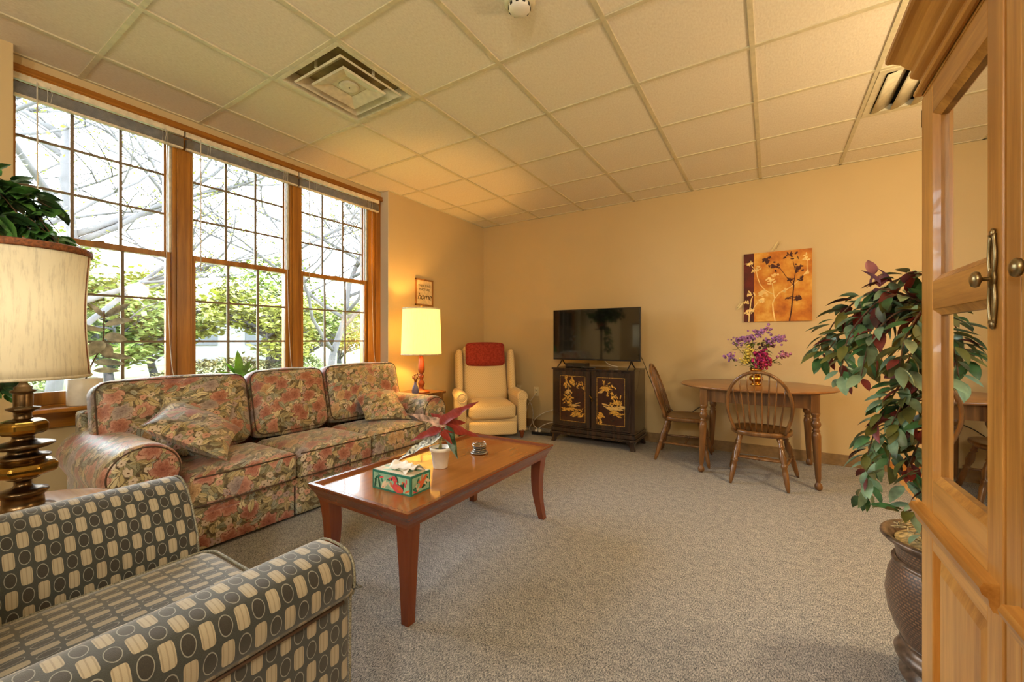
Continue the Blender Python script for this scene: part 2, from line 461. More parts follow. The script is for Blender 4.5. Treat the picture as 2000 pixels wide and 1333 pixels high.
def mk_floral(name, gain=1.0):
    k = NT(name); v = k.coord(); p = skew2(k, v)
    wrp = k.n('ShaderNodeTexNoise', {'Vector': p, 'Scale': 14.0, 'Detail': 2.0}).outputs[1]
    p = k.vm('ADD', p, k.vm('MULTIPLY', wrp, (0.03, 0.03, 0.0)))
    n1 = k.noise(p, 40, 4, 0.7)
    c = k.ramp(n1, [(0.32, (46, 36, 26)), (0.46, (84, 70, 46)), (0.56, (116, 102, 70)), (0.66, (150, 136, 102))])
    G = [(0.0, (126, 116, 66)), (0.2, (178, 160, 104)), (0.36, (104, 116, 98)), (0.54, (206, 194, 150)), (0.66, (86, 90, 56)), (0.82, (156, 132, 80)), (0.92, (132, 142, 134))]
    c = leaf_layer(k, c, p, 19.0, 3.1, G, 1.0, 0.34, 0.75)
    c = leaf_layer(k, c, p, 23.0, 8.7, G, 0.8, 0.30, 0.66)
    c = leaf_layer(k, c, p, 15.0, 13.3, G, 0.55, 0.26, 0.62)
    c = flower_layer(k, c, p, 21.0, 5.5, [(0.0, (216, 204, 184)), (0.4, (166, 146, 150)), (0.7, (206, 150, 132))], 0.5, 0.46, 5, False)
    c = flower_layer(k, c, p, 9.0, 21.3, [(0.0, (158, 72, 54)), (0.3, (190, 124, 106)), (0.45, (146, 138, 142)), (0.6, (168, 88, 62)), (0.8, (196, 156, 100))], 0.66, 0.50, 6, True)
    c = leaf_layer(k, c, p, 14.0, 33.3, G, 0.2, 0.24, 0.6)
    k.bump(k.noise(v, 380, 2), 0.2, 0.002)
    k.b.inputs['Sheen Weight'].default_value = 0.4; k.b.inputs['Sheen Roughness'].default_value = 0.5; k.b.inputs['Coat Roughness'].default_value = 0.42
    return k.fin(c, 0.5, 0, 0.5, 0.4)
m_floral = mk_floral('floral_chintz', 1.0)
m_floral_p = mk_floral('floral_pillow_chintz', 1.06)
m_piping = plain('dark_piping', (78, 58, 44), 0.6)

def mk_ovals():
    k = NT('oval_check_upholstery'); uv = k.coord('UV')
    sp = k.n('ShaderNodeSeparateXYZ', {0: uv}); CW, CH = 0.0265, 0.046
    u = k.math('DIVIDE', sp.outputs[0], CW); v = k.math('DIVIDE', sp.outputs[1], CH)
    iu = k.math('FLOOR', u); iv = k.math('FLOOR', v)
    fu = k.math('SUBTRACT', k.math('SUBTRACT', u, iu), 0.5); fv = k.math('SUBTRACT', k.math('SUBTRACT', v, iv), 0.5)
    par = k.math('ABSOLUTE', k.math('MODULO', k.math('ADD', iu, iv), 2.0))
    isrect = k.math('GREATER_THAN', par, 0.5)
    a = k.math('ABSOLUTE', fu); b = k.math('ABSOLUTE', fv)
    re = k.math('ADD', k.math('POWER', k.math('DIVIDE', a, 0.38), 5.0), k.math('POWER', k.math('DIVIDE', b, 0.45), 5.0))
    rect = k.math('MULTIPLY', k.math('LESS_THAN', re, 1.0), isrect)
    el = k.math('SQRT', k.math('ADD', k.math('POWER', k.math('DIVIDE', a, 0.5), 2.0), k.math('POWER', k.math('DIVIDE', b, 0.5), 2.0)))
    isov = k.math('SUBTRACT', 1.0, isrect)
    ring = k.math('MULTIPLY', isov, k.math('MULTIPLY', k.math('GREATER_THAN', el, 0.70), k.math('LESS_THAN', el, 0.79)))
    core = k.math('MULTIPLY', isov, k.math('LESS_THAN', el, 0.70))
    stripe = k.math('MULTIPLY', k.math('GREATER_THAN', k.math('COSINE', k.math('MULTIPLY', fu, 22.0)), 0.72), 0.55)
    obv = k.coord('Object'); nz = k.noise(obv, 700, 2)
    tan = k.mix(stripe, (156, 144, 122), (100, 84, 64))
    tan = k.mix(k.math('MULTIPLY', k.noise(obv, 5, 1), 0.45), tan, (176, 168, 140))
    g = k.mix(nz, (26, 29, 27), (64, 67, 62))
    c = k.mix(core, g, k.mix(nz, (20, 20, 18), (60, 55, 46)))
    c = k.mix(ring, c, (134, 134, 124)); c = k.mix(rect, c, tan)
    k.bump(k.math('ADD', k.math('MULTIPLY', rect, 0.5), k.noise(obv, 900, 2)), 0.3, 0.0015)
    k.b.inputs['Sheen Weight'].default_value = 0.4
    return k.fin(c, 0.7, 0, 0.4)
m_ovals = mk_ovals()
m_darkpipe = plain('grey_welt_piping', (128, 124, 108), 0.7, var=0.3, sc=300)
def mk_recl():
    k = NT('cream_diamond_upholstery'); v = k.coord()
    sp = k.n('ShaderNodeSeparateXYZ', {0: v}); q2 = k.n('ShaderNodeCombineXYZ', {0: k.math('ADD', sp.outputs[0], sp.outputs[2]), 1: k.math('SUBTRACT', k.math('SUBTRACT', sp.outputs[2], sp.outputs[1]), sp.outputs[0])}).outputs[0]
    ch = k.n('ShaderNodeTexVoronoi', {'Vector': q2, 'Scale': 38.0, 'Randomness': 0.0}, voronoi_dimensions='2D').outputs[0]
    col = k.ramp(ch, [(0.1, (200, 176, 130)), (0.3, (214, 193, 148)), (0.6, (221, 202, 158))])
    k.bump(ch, 0.3, 0.003); k.b.inputs['Sheen Weight'].default_value = 0.2
    return k.fin(col, 0.7, 0, 0.3)
m_recl = mk_recl()
def mk_red():
    k = NT('brick_red_chenille'); v = k.coord(); a = k.noise(v, 40, 4, 0.7)
    k.bump(k.noise(v, 120, 3), 0.7, 0.006)
    return k.fin(k.ramp(a, [(0.3, (122, 38, 30)), (0.6, (160, 62, 48))]), 0.9, 0, 0.2)
m_red = mk_red()
m_cherry = wood('cherry_coffee_table', (112, 52, 22), (132, 66, 30), 0.22, 2, 12, coat=0.3, fig=0.0)
m_cherrytop = wood('cherry_veneer_top', (150, 90, 38), (170, 106, 48), 0.2, 1, 10, coat=0.4, fig=0.0)
m_cherryedge = wood('cherry_edge', (112, 56, 28), (130, 70, 38), 0.25, 1, 10, coat=0.3, fig=0.0)
m_oak = wood('honey_oak', (162, 106, 42), (214, 156, 78), 0.35, 2, 26, coat=0.2)
m_oak_y = wood('honey_oak_rail', (162, 106, 42), (214, 156, 78), 0.35, 1, 26, coat=0.2)
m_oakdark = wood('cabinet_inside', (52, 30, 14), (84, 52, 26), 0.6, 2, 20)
m_dine = wood('maple_brown_dining_wood', (90, 58, 26), (132, 90, 46), 0.3, 2, 24, coat=0.25)
m_dinetop = wood('maple_brown_table_top', (128, 84, 44), (160, 112, 64), 0.3, 0, 18, coat=0.25)
m_ebony = wood('ebony_lacquer', (34, 24, 20), (58, 44, 36), 0.25, 2, 20, coat=0.4)
m_lacq = plain('plum_lacquer_panel', (58, 34, 26), 0.25, coat=0.4)
m_gold = plain('gold_inlay', (206, 160, 70), 0.4, 0.35, var=0.25, sc=90)
m_goldpale = plain('pearl_inlay', (212, 178, 106), 0.35, 0.1)
m_brass = plain('antique_brass', (156, 122, 56), 0.22, 1.0, var=0.15, sc=20)
m_brassdark = plain('dark_antique_brass', (104, 84, 60), 0.28, 1.0, var=0.2, sc=20)
m_pewter = plain('aged_brass_knob', (150, 132, 96), 0.3, 1.0)
m_sidetop = wood('pale_oak_round_top', (176, 128, 78), (208, 166, 112), 0.2, 0, 16, coat=0.4)
def mk_shade(name, c, emit=0.0, ec=(1, .8, .45), slub=True):
    k = NT(name); v = k.coord(); f = k.noise(k.mapping(v, (1, 1, 0.05)), 130, 4, 0.7)
    f2 = k.noise(k.mapping(v, (1, 1, 0.3)), 60, 3, 0.8)
    col = k.ramp(k.math('ADD', k.math('MULTIPLY', f, 0.7), k.math('MULTIPLY', f2, 0.3)), [(0.36, tuple(int(x * 0.90) for x in c)), (0.5, c)])
    df = k.n('ShaderNodeBsdfDiffuse', {'Color': col}); tl = k.n('ShaderNodeBsdfTranslucent', {'Color': col})
    mx = k.n('ShaderNodeMixShader', {0: 0.45, 1: df.outputs[0], 2: tl.outputs[0]})
    k.t.links.new(mx.outputs[0], k.out.inputs[0])
    if emit:
        em = k.n('ShaderNodeEmission', {'Color': ec + (1,), 'Strength': emit}); ad = k.n('ShaderNodeAddShader', {0: mx.outputs[0], 1: em.outputs[0]})
        k.t.links.new(ad.outputs[0], k.out.inputs[0])
    return k.mat
m_shade = mk_shade('slub_silk_shade', (240, 234, 214))
m_shade_lit = mk_shade('lit_linen_shade', (250, 238, 176), 0.22, (1.0, 0.88, 0.40))
m_trimbrown = plain('brown_shade_trim', (124, 74, 40), 0.7, var=0.2, sc=120)
m_leafA = plain('silk_leaf_green', (66, 106, 64), 0.38, var=0.35, sc=14, spec=0.5)
m_leafB = plain('silk_leaf_grey_green', (122, 150, 122), 0.38, var=0.3, sc=14)
m_leafC = plain('silk_leaf_burgundy', (112, 44, 40), 0.5, var=0.3, sc=14)
m_leafD = plain('silk_leaf_olive', (92, 94, 42), 0.45, var=0.3, sc=14)
m_leafP = plain('silk_leaf_mauve', (132, 84, 100), 0.5, var=0.25, sc=14)
m_bark = plain('branch_brown', (96, 74, 54), 0.8, var=0.3, sc=50)
m_greenbright = plain('fresh_green_leaf', (110, 170, 50), 0.4, var=0.25, sc=10)
def mk_redleaf():
    k = NT('red_leaf_underside'); v = k.coord()
    vn = k.n('ShaderNodeTexWave', {'Vector': v, 'Scale': 18.0, 'Distortion': 6.0, 'Detail': 2.0}, bands_direction='DIAGONAL').outputs[1]
    c = k.mix(k.noise(v, 30, 3), (96, 20, 14), (150, 46, 30)); c = k.mix(k.ramp(vn, [(0.80, (0, 0, 0)), (1.0, (90, 90, 90))]), c, (186, 96, 76))
    return k.fin(c, 0.5, 0, 0.4)
m_redleaf = mk_redleaf()
m_greyleaf = plain('glossy_grey_green_leaf', (172, 174, 162), 0.3, var=0.25, sc=20)
def mk_basket():
    k = NT('woven_wicker_pot'); v = k.coord()
    br = k.n('ShaderNodeTexBrick', {'Vector': k.coord('UV'), 'Color1': lin((136, 92, 58)), 'Color2': lin((178, 134, 98)), 'Mortar': lin((70, 54, 42)), 'Scale': 1.0, 'Mortar Size': 0.0022, 'Brick Width': 0.013, 'Row Height': 0.009})
    k.bump(br.outputs[1], -0.8, 0.003)
    return k.fin(k.mix(k.noise(v, 18, 3), br.outputs[0], (112, 96, 84), 'MIX'), 0.35, 0.25, 0.5)
m_basket = mk_basket()
m_potmetal = plain('brown_resin_rim', (112, 92, 76), 0.35, 0.3, var=0.25, sc=30)
m_moss = plain('spanish_moss', (190, 170, 124), 0.9, var=0.25, sc=80)
m_ivory = plain('ivory_outlet', (224, 208, 168), 0.4, var=0.02)
m_diffuser = plain('cream_diffuser_metal', (214, 208, 180), 0.35, var=0.04)
m_dark = plain('dark_void', (40, 32, 22), 0.8)
m_purple = plain('lilac_blossom', (150, 104, 158), 0.7, var=0.35, sc=60)
m_magenta = plain('magenta_blossom', (136, 16, 78), 0.7, var=0.4, sc=60)
m_yellow = plain('yellow_blossom', (218, 190, 84), 0.7, var=0.2, sc=60)
m_greenflower = plain('flower_foliage', (94, 108, 44), 0.6, var=0.3, sc=40)
m_blue = plain('blue_blossom', (60, 130, 190), 0.6)
m_goldvase = plain('gold_vase', (198, 140, 54), 0.2, 1.0, var=0.08)

# ------------------------------------------------------------------ room shell
CZ = 2.686; XL = -0.27; YB = 3.35; XR = 5.3; YF = -3.6
b = B(); b.box(-0.62, 3.99, YF - .2, YB + .1, -0.12, 0)
struct(obj('floor', b, m_carpet))
b = B(); b.box(3.99, XR + .1, YF - .2, YB + .1, -0.12, 0.0)
struct(obj('floor', b, m_vinyl))
b = B()   # left wall with the window recess
b.box(-0.62, XL, 1.65, YB + .1, 0, CZ + .2); b.box(-0.62, XL, YF, -0.88, 0, CZ + .2)
b.box(-0.62, -0.375, -0.88, 1.65, 2.635, CZ + .2); b.box(-0.62, -0.375, -0.88, 1.65, 0, 0.70)
struct(obj('wall_left', b, m_wall))
b = B(); b.box(XL - .35, XR + .1, YB, YB + .12, 0, CZ + .2); struct(obj('wall_back', b, m_wall))
b = B(); b.box(XR, XR + .12, YF, YB, 0, CZ + .2); struct(obj('wall_right', b, m_wall))
b = B(); b.box(-0.62, XR + .1, YF - .12, YF, 0, CZ + .2); struct(obj('wall_front', b, m_wall))
b = B(); b.box(3.93, 4.05, -1.7, 0.10, 0, CZ + .1); struct(obj('wall_partition', b, m_wall))
b = B(); b.box(-0.45, XL + 0.0015, 1.6485, 1.6515, 0.7, CZ - .001)  # thin sheet over the far reveal carrying the daylight tone
struct(obj('trim_8', b, m_reveal_daylit))
# ceiling: tiles lie 9 mm above the tee bars
b = B()
gx = [0.6096 * i for i in range(0, 9)]; gy = [0.6096 * j for j in range(-6, 6)]
xs = [-0.62] + gx + [XR + .1]; ys = [YF - .1] + [g for g in gy if g > YF] + [YB + .1]
skip = {(1, ys.index(0.0))}   # supply diffuser cell
fix = []
def cell(x, y):
    i = max(k for k in range(len(xs)) if xs[k] <= x); j = max(k for k in range(len(ys)) if ys[k] <= y); return (i, j)
DIFF = (0.6096, 0.0); GR = (3.6576, 1.8288)
skipc = {cell(DIFF[0] + .1, DIFF[1] + .1), cell(GR[0] + .1, GR[1] + .1)}
for i in range(len(xs) - 1):
    for j in range(len(ys) - 1):
        if (i, j) in skipc: continue
        b.box(xs[i], xs[i + 1], ys[j], ys[j + 1], CZ + .006, CZ + .03, 0)
for x in gx: b.box(x - .012, x + .012, YF, YB, CZ - .001, CZ + .008, 1)
for y in gy:
    if y > YF: b.box(-0.38, XR, y - .0115, y + .0115, CZ, CZ + .0075, 1)
b.box(XL, XR, YB - .02, YB, CZ - .001, CZ + .008, 1); b.box(-0.385, -0.355, -0.88, 1.65, CZ - .001, CZ + .008, 1)
b.box(XL - .002, XL + .02, 1.65, YB, CZ - .001, CZ + .008, 1)
b.box(-0.62, XR + .1, YF - .1, YB + .1, CZ + .2, CZ + .26, 0)
struct(obj('ceiling', b, [m_tile, m_grid]))
b = B(); b.box(XL, 3.99, YB - .008, YB, 0, 0.1); b.box(XL, 3.99, YB - .014, YB, 0, 0.012); b.box(XL, XL + .008, 1.65, YB, 0, .1)
struct(obj('baseboard_back', b, m_base))
b = B(); b.box(3.99, XR, YB - .012, YB, 0, 0.09); struct(obj('baseboard_kitchen', b, m_oak_y))

# added fill fixtures: a thin opal globe lets the bulb's light through
m_opal = NT('opal_globe'); _d = m_opal.n('ShaderNodeBsdfTransparent', {'Color': (1, .96, .9, 1)}); _e = m_opal.n('ShaderNodeEmission', {'Color': (1, .8, .5, 1), 'Strength': 1.2}); _a = m_opal.n('ShaderNodeAddShader', {0: _d.outputs[0], 1: _e.outputs[0]}); m_opal.t.links.new(_a.outputs[0], m_opal.out.inputs[0]); m_opal = m_opal.mat
for q, (x, y, z, _, _) in enumerate(ADDED_PENDANTS):
    t = thing('added_pendant_lamp', ['lit opal globe pendant behind the camera on the window side', 'lit opal globe pendant behind the camera on the hutch side', 'lit opal globe pendant over the kitchen side beyond the hutch'][q], 'lamp', (x, y, CZ), 0)
    b = B(); b.lathe([(.06, 0), (.06, -.015), (.02, -.03)], 24); b.tube([(0, 0, -.02), (0, 0, z - CZ + .15)], .005, 8); b.lathe([(.04, z - CZ + .14), (.05, z - CZ + .16), (.02, z - CZ + .18)], 20); obj('stem', b, m_brassdark, t)
    b = B(); b.ball((0, 0, z - CZ), .15, seg=32); obj('globe', b, m_opal, t)

# ------------------------------------------------------------------ windows
XW = -0.42
yw = [(-0.845, -0.18), (-0.005, 0.65), (0.812, 1.47)]
frames = [(-0.88, -0.095), (-0.095, 0.73), (0.73, 1.585)]
for q, ((g0, g1), (f0, f1)) in enumerate(zip(yw, frames)):
    b = B()   # jamb frame of this unit
    b.box(-0.53, -0.40, f0, g0 - .028, 0.74, 2.62); b.box(-0.53, -0.40, g1 + .03, f1, 0.74, 2.62)
    b.box(-0.53, -0.40, g0 - .028, g1 + .03, 2.595, 2.62); b.box(-0.53, -0.40, g0 - .028, g1 + .03, 0.70, 0.745)
    wn = struct(obj('window_%d' % (q + 1), b, m_winwood, bevel=.002))
    b = B()   # pale jamb liners beside the upper sash
    b.box(-0.445, -0.415, g0 - .0275, g0 - .016, 1.735, 2.595); b.box(-0.445, -0.415, g1 + .016, g1 + .0295, 1.735, 2.595)
    obj('jamb_liner', b, m_track, wn)
    for nm, z0, z1, xo, rb, rt in (('lower_sash', 0.745, 1.735, -0.452, .074, .038), ('upper_sash', 1.70, 2.595, -0.49, .034, .04)):
        b = B(); st = .028
        if nm == 'lower_sash':
            sa, sb = g0 - .026, g1 + .028
        else: sa, sb = g0 - .015, g1 + .015
        b.box(xo, xo + .034, sa, g0, z0, z1); b.box(xo, xo + .034, g1, sb, z0, z1)
        b.box(xo, xo + .034, g0, g1, z0, z0 + rb); b.box(xo, xo + .034, g0, g1, z1 - rt, z1)
        sash = obj(nm, b, m_winwood_y if False else m_winwood, wn, bevel=.003)
        b = B(); b.box(xo + .012, xo + .018, g0, g1, z0 + rb, z1 - rt); obj('glass_pane', b, m_glass, sash)
        b = B(); wdt = g1 - g0
        for k in (1, 2): b.box(xo + .008, xo + .022, g0 + wdt * k / 3 - .008, g0 + wdt * k / 3 + .008, z0 + rb, z1 - rt)
        za = z0 + rb if nm == 'lower_sash' else z0 + rb; ztop = z1 - rt
        for k in (1, 2): zz = za + (ztop - za) * k / 3; b.box(xo + .0085, xo + .0215, g0, g1, zz - .007, zz + .007)
        obj('window_grille', b, m_muntin, sash)
    b = B(); c = (g0 + g1) / 2; b.box(-0.445, -0.422, c - .025, c + .025, 1.735, 1.739); b.box(-.438, -.428, c - .005, c + .022, 1.739, 1.744)
    obj('sash_lock', b, m_brassdark, wn)
b = B(); b.box(-0.42, -0.352, -0.8795, 1.649, 2.585, 2.634); b.box(-0.36, -0.345, -0.8795, 1.649, 2.592, 2.602); struct(obj('trim_1', b, m_winwood_y, bevel=.003))
b = B(); b.box(-0.48, -0.245, -0.879, 1.649, 0.715, 0.738); struct(obj('trim_2', b, m_winwood_y, bevel=.006))
b = B(); b.box(-0.374, -0.352, -0.879, 0.12, 0.618, 0.715); b.box(-0.374, -0.352, 0.121, 1.649, 0.618, 0.715); struct(obj('trim_3', b, m_winwood_y, bevel=.003))
for q, (a, c) in enumerate(((-0.128, -0.05), (0.696, 0.775))):
    b = B(); b.box(-0.40, -0.385, a, c, 0.738, 2.6); struct(obj('trim_%d' % (4 + q), b, m_winwood, bevel=.003))
b = B(); b.box(-0.45, -0.385, 1.585, 1.649, 0.738, 2.62); struct(obj('trim_6', b, m_winwood, bevel=.002))
# mini blinds, raised
BL = ['raised grey mini blind on the leftmost of the three windows', 'raised grey mini blind on the middle of the three windows', 'raised grey mini blind on the window nearest the corner']
for q, (a, c) in enumerate(((-0.87, -0.10), (-0.09, 0.725), (0.735, 1.60))):
    t = thing('mini_blind', BL[q], 'blind', (-0.385, a, 2.54), 0, 'raised mini blinds')
    b = B(); b.box(-0.374, -0.345, a, c, 2.548, 2.583); obj('head_rail', b, m_blindrail, t, world=True, bevel=.002)
    b = B()
    for k in range(13): b.box(-0.377, -0.347, a + .004, c - .004, 2.474 + .0048 * k, 2.4758 + .0048 * k)
    obj('slats', b, m_slat, t, world=True)
    b = B(); b.box(-0.375, -0.349, a + .004, c - .004, 2.458, 2.472); obj('bottom_rail', b, m_blindrail, t, world=True, bevel=.003)
    for f in (.16, .84):
        b = B(); y = a + (c - a) * f
        b.tube([(-0.343, y, 2.555), (-0.343, y + .003, 2.51), (-0.343, y, 2.47)], .0014, 6); b.tube([(-0.343, y + .012, 2.56), (-0.343, y + .02, 2.52), (-0.343, y + .014, 2.47)], .0014, 6)
        obj('lift_cord', b, m_cord, t, world=True)
    b = B(); y = a + .085; b.tube([(-0.338, y, 2.56), (-0.338, y + .002, 1.9), (-0.34, y + .001, 1.62 if q else 1.9)], .0035, 6); obj('tilt_wand', b, m_cord, t, world=True)
    b = B(); y = c - .1; b.tube(spline([(-0.338, y, 2.55), (-0.335, y - .005, 1.8), (-0.338, y + .012, 1.2), (-0.33, y + .03, .9), (-0.30, y + .06, .78)], 6), .002, 6); obj('pull_cord', b, m_cord, t, world=True)

# ------------------------------------------------------------------ outdoors
m_lawn = NT('spring_lawn'); _v = m_lawn.coord(); m_lawn = m_lawn.fin(m_lawn.ramp(m_lawn.noise(_v, 0.8, 5, 0.7), [(0.3, (84, 96, 40)), (0.5, (104, 112, 52)), (0.7, (102, 100, 60))]), 0.95)
b = B(); b.box(-70, -0.8, -50, 60, -0.5, -0.35); struct(obj('ground', b, m_lawn))
m_path = plain('pale_asphalt', (104, 101, 99), 0.9, var=0.1, sc=6)
b = B(); b.box(-13, -9.6, -50, 60, -0.35, -0.33); struct(obj('path', b, m_path))
m_otrunk = plain('grey_outdoor_bark', (74, 72, 74), 0.9, var=0.12, sc=4)
m_ofol = [plain('spring_leaf_yellow_green', (130, 134, 56), 0.8, var=0.25, sc=3), plain('spring_leaf_green', (106, 122, 54), 0.8, var=0.25, sc=3), plain('budding_leaf', (102, 94, 52), 0.8, var=0.25, sc=3)]
def tree(name, label, loc, H, spread, leafs, lm, seed, trunk_r=.16, first=.3, leafsize=.1, lean=(0, 0)):
    rr = random.Random(seed); t = thing(name, label, 'tree', loc, 0, 'spring trees outside the windows')
    bt = B(); bl = B(False); tips = []
    def grow(p, d, L, r, lev):
        pts = [p]; q = Vector(p); dd = Vector(d); n = 5
        for i in range(n):
            dd = (dd + Vector((rr.uniform(-.25, .25), rr.uniform(-.25, .25), rr.uniform(-.1, .16)))).normalized(); q = q + dd * (L / n); pts.append(q.copy())
        bt.tube(pts, [r * (1 - .55 * i / n) for i in range(n + 1)], 6 if lev > 1 else 9)
        if lev >= 4: tips.extend(pts[2:]); return
        if lev >= 2: tips.extend(pts[3:])
        for k in range(4 if lev else 9):
            f = rr.uniform(first if lev == 0 else .35, 1); i = min(n - 1, int(f * n)); s = pts[i].lerp(pts[i + 1], f * n - i if f * n - i < 1 else 1)
            a = rr.uniform(0, 2 * pi); side = Vector((cos(a), sin(a) * 1.2, rr.uniform(.1, .7))).normalized()
            nd = (dd * .35 + side * spread).normalized(); grow(s, nd, L * rr.uniform(.5, .75), r * .52, lev + 1)
    grow(Vector((0, 0, 0)), Vector((lean[0], lean[1], 1)).normalized(), H * .55, trunk_r, 0)
    for k in range(leafs):
        p = rr.choice(tips) + Vector((rr.gauss(0, .18), rr.gauss(0, .18), rr.gauss(0, .15)))
        a = rr.uniform(0, 2 * pi); d = Vector((cos(a), sin(a), rr.uniform(-.7, .5))).normalized(); u = Vector((rr.uniform(-1, 1), rr.uniform(-1, 1), 1)).normalized()
        sd = d.cross(u).normalized(); L = leafsize * rr.uniform(.5, 1.2)
        bl.add([p, p + d * L * .5 + sd * L * .3, p + d * L, p + d * L * .5 - sd * L * .3], [(0, 1, 2, 3)], 0, False)
    obj('trunk', bt, m_otrunk, t); f = obj('foliage', bl, lm, t); return t
tree('tree', 'big bare-branched grey tree close outside the leftmost window', (-6.6, .3, -.35), 9.5, 1.3, 9000, m_ofol[0], 11, .11, .2, .065, (0.0, .1))
tree('tree', 'thin grey tree seen through the middle window', (-7.2, 5.6, -.35), 9.5, 1.3, 9000, m_ofol[0], 5, .10, .15, .065)
tree('tree', 'slim leafy tree seen through the window nearest the corner', (-5.6, 8.8, -.35), 7.0, 1.0, 7000, m_ofol[1], 23, .07, .15, .065)
far = [(-17, -3, 6.5), (-16, 1.2, 5.5), (-17.5, 5, 5.5), (-17, 10.5, 7), (-20, 15, 6), (-19, 21, 7), (-22, 28, 8), (-19, -8, 6), (-14.5, 7.9, 4.6), (-15.5, 3.2, 4.4)]
fl = ['yellow-green tree far left beyond the asphalt path', 'low yellow-green tree beyond the path, behind the leftmost window', 'yellow-green tree beyond the path left of the pale house', 'tall yellow-green tree beyond the path right of the pale house', 'distant green tree beyond the lawn in the corner window', 'distant tall green tree in the corner window, left of the last one', 'farthest green tree at the right end of the row outside', 'leftmost yellow-green tree of the row beyond the path', 'short leafy tree in front of the pale house', 'short leafy tree just left of the pale house, beyond the bushes']
for q, (x, y, h) in enumerate(far):
    tree('tree', fl[q], (x, y, -.35), h, 1.3, 8000, m_ofol[q % 2], 40 + q, .14, .05, .26)
def bush(label, loc, rx, ry, rz, n, seed, lm):
    rr = random.Random(seed); bl = B(False)
    for k in range(n):
        a = rr.uniform(0, 2 * pi); e = rr.uniform(0, 1) ** .6; rad = rr.uniform(.75, 1)
        p = Vector((cos(a) * sqrt(max(0, 1 - e * e)) * rx * rad, sin(a) * sqrt(max(0, 1 - e * e)) * ry * rad, e * rz * rad))
        bl.leaf(p, (cos(a) + rr.uniform(-.7, .7), sin(a) + rr.uniform(-.7, .7), rr.uniform(-.3, 1)), (0, 0, 1), .16, .1, .3, .2, 0, 2)
    o = obj('bush', bl, lm); o.location = loc; return tag(o, label, 'bush', 'bushes across the path')
bush('round grey-green bush beyond the path in the leftmost window', (-14.5, .4, -.35), 1.0, 1.5, .9, 1600, 1, m_ofol[1])
bush('long low bush beyond the path in the middle window', (-14.3, 6.2, -.35), 1.0, 2.4, .8, 2200, 2, m_ofol[2])
bush('small green bush by the pale house', (-15, 9.4, -.35), .8, 1.2, .9, 1300, 3, m_ofol[1])
hs = thing('house', 'pale grey house with low roof seen through the middle window', 'house', (-30, 7.5, -.35))
b = B(); b.box(-33, -27.5, 6, 15.5, -.35, 2.9); obj('wall', b, plain('pale_siding', (108, 108, 108), .8), hs, world=True)
b = B(); b.add([(-27, 5.6, 2.9), (-33.5, 5.6, 2.9), (-30.2, 5.6, 4.6), (-27, 16, 2.9), (-33.5, 16, 2.9), (-30.2, 16, 4.6)], [(0, 2, 1), (3, 4, 5), (0, 3, 5, 2), (1, 2, 5, 4), (0, 1, 4, 3)], 0, False); obj('roof', b, plain('pale_roof', (104, 98, 96), .9), hs, world=True)
for yy in (7, 10, 13):
    b = B(); b.box(-27.5, -27.44, yy, yy + 1.3, .8, 2.0); obj('window', b, plain('dim_house_window', (74, 78, 84), .3), hs, world=True)

# ------------------------------------------------------------------ ceiling fittings
t = thing('ceiling_vent', 'square cream supply diffuser with stepped cones in the ceiling near the window', 'vent', (DIFF[0] + .3048, DIFF[1] + .3048, CZ))
def ringq(b, a, za, c, zc, mat=0):
    vs = [(sx * a, sy * a, za) for sx, sy in ((-1, -1), (1, -1), (1, 1), (-1, 1))] + [(sx * c, sy * c, zc) for sx, sy in ((-1, -1), (1, -1), (1, 1), (-1, 1))]
    b.add(vs, [(i, (i + 1) % 4, 4 + (i + 1) % 4, 4 + i) for i in range(4)], mat, False)
b = B(); ringq(b, .292, -.002, .268, -.002); ringq(b, .268, -.002, .262, .006); ringq(b, .262, .006, .225, .055); ringq(b, .292, -.002, .292, .02); obj('frame', b, m_diffuser, t, solid=.002)
b = B(); ringq(b, .222, .000, .216, -.008); ringq(b, .216, -.008, .165, .035); obj('cone', b, m_diffuser, t, solid=.002)
b = B(); ringq(b, .155, -.002, .15, -.014); ringq(b, .15, -.014, .075, .010); b.add([(-.075, -.075, .012), (.075, -.075, .012), (.075, .075, .012), (-.075, .075, .012)], [(0, 1, 2, 3)], 0, False)
b.lathe([(.062, .0125), (.058, .004), (.05, .002), (.045, .002)], 28); b.lathe([(.004, .0005), (.004, .003)], 8, mat=1); obj('center_plate', b, [m_diffuser, m_dark], t)
b = B(); b.box(-.235, .235, -.235, .235, .06, .065); obj('duct_opening', b, plain('dim_duct_metal', (176, 158, 112), .6), t)
b = B()
for sx, sy in ((-1, 0), (1, 0), (0, -1), (0, 1)): b = B(); b.box(sx * .222 - .006, sx * .222 + .006, sy * .222 - .006, sy * .222 + .006, .0, .05); obj('spacer_clip', b, m_diffuser, t)
t = thing('ceiling_vent', 'cream return air grille with curved blades beside the hutch crown', 'vent', (GR[0] + .3048, GR[1] + .3048, CZ))
b = B(); ringq(b, .293, -.003, .255, -.003); ringq(b, .255, -.003, .25, .03); ringq(b, .293, -.003, .293, .02); obj('frame', b, m_diffuser, t, solid=.002)
for k in range(5):
    x0 = -.25 + .1 * k; b = B()
    prof = [(x0 + .1 * i / 8, -.012 + .045 * (i / 8) ** 2) for i in range(9)]
    vs = [(x, y, z) for x, z in prof for y in (-.25, .25)]; b.add(vs, [(2 * i, 2 * i + 1, 2 * i + 3, 2 * i + 2) for i in range(8)]); obj('blade', b, m_diffuser, t, solid=.002)
b = B(); b.box(-.26, .26, -.26, .26, .05, .055); obj('duct_opening', b, m_dark, t)
t = thing('smoke_detector', 'round cream smoke detector on a ceiling tile', 'smoke detector', (2.15, .30, CZ))
b = B(); b.lathe([(.072, 0.006), (.072, -.012), (.066, -.02), (.05, -.024)], 32); obj('base', b, m_diffuser, t)
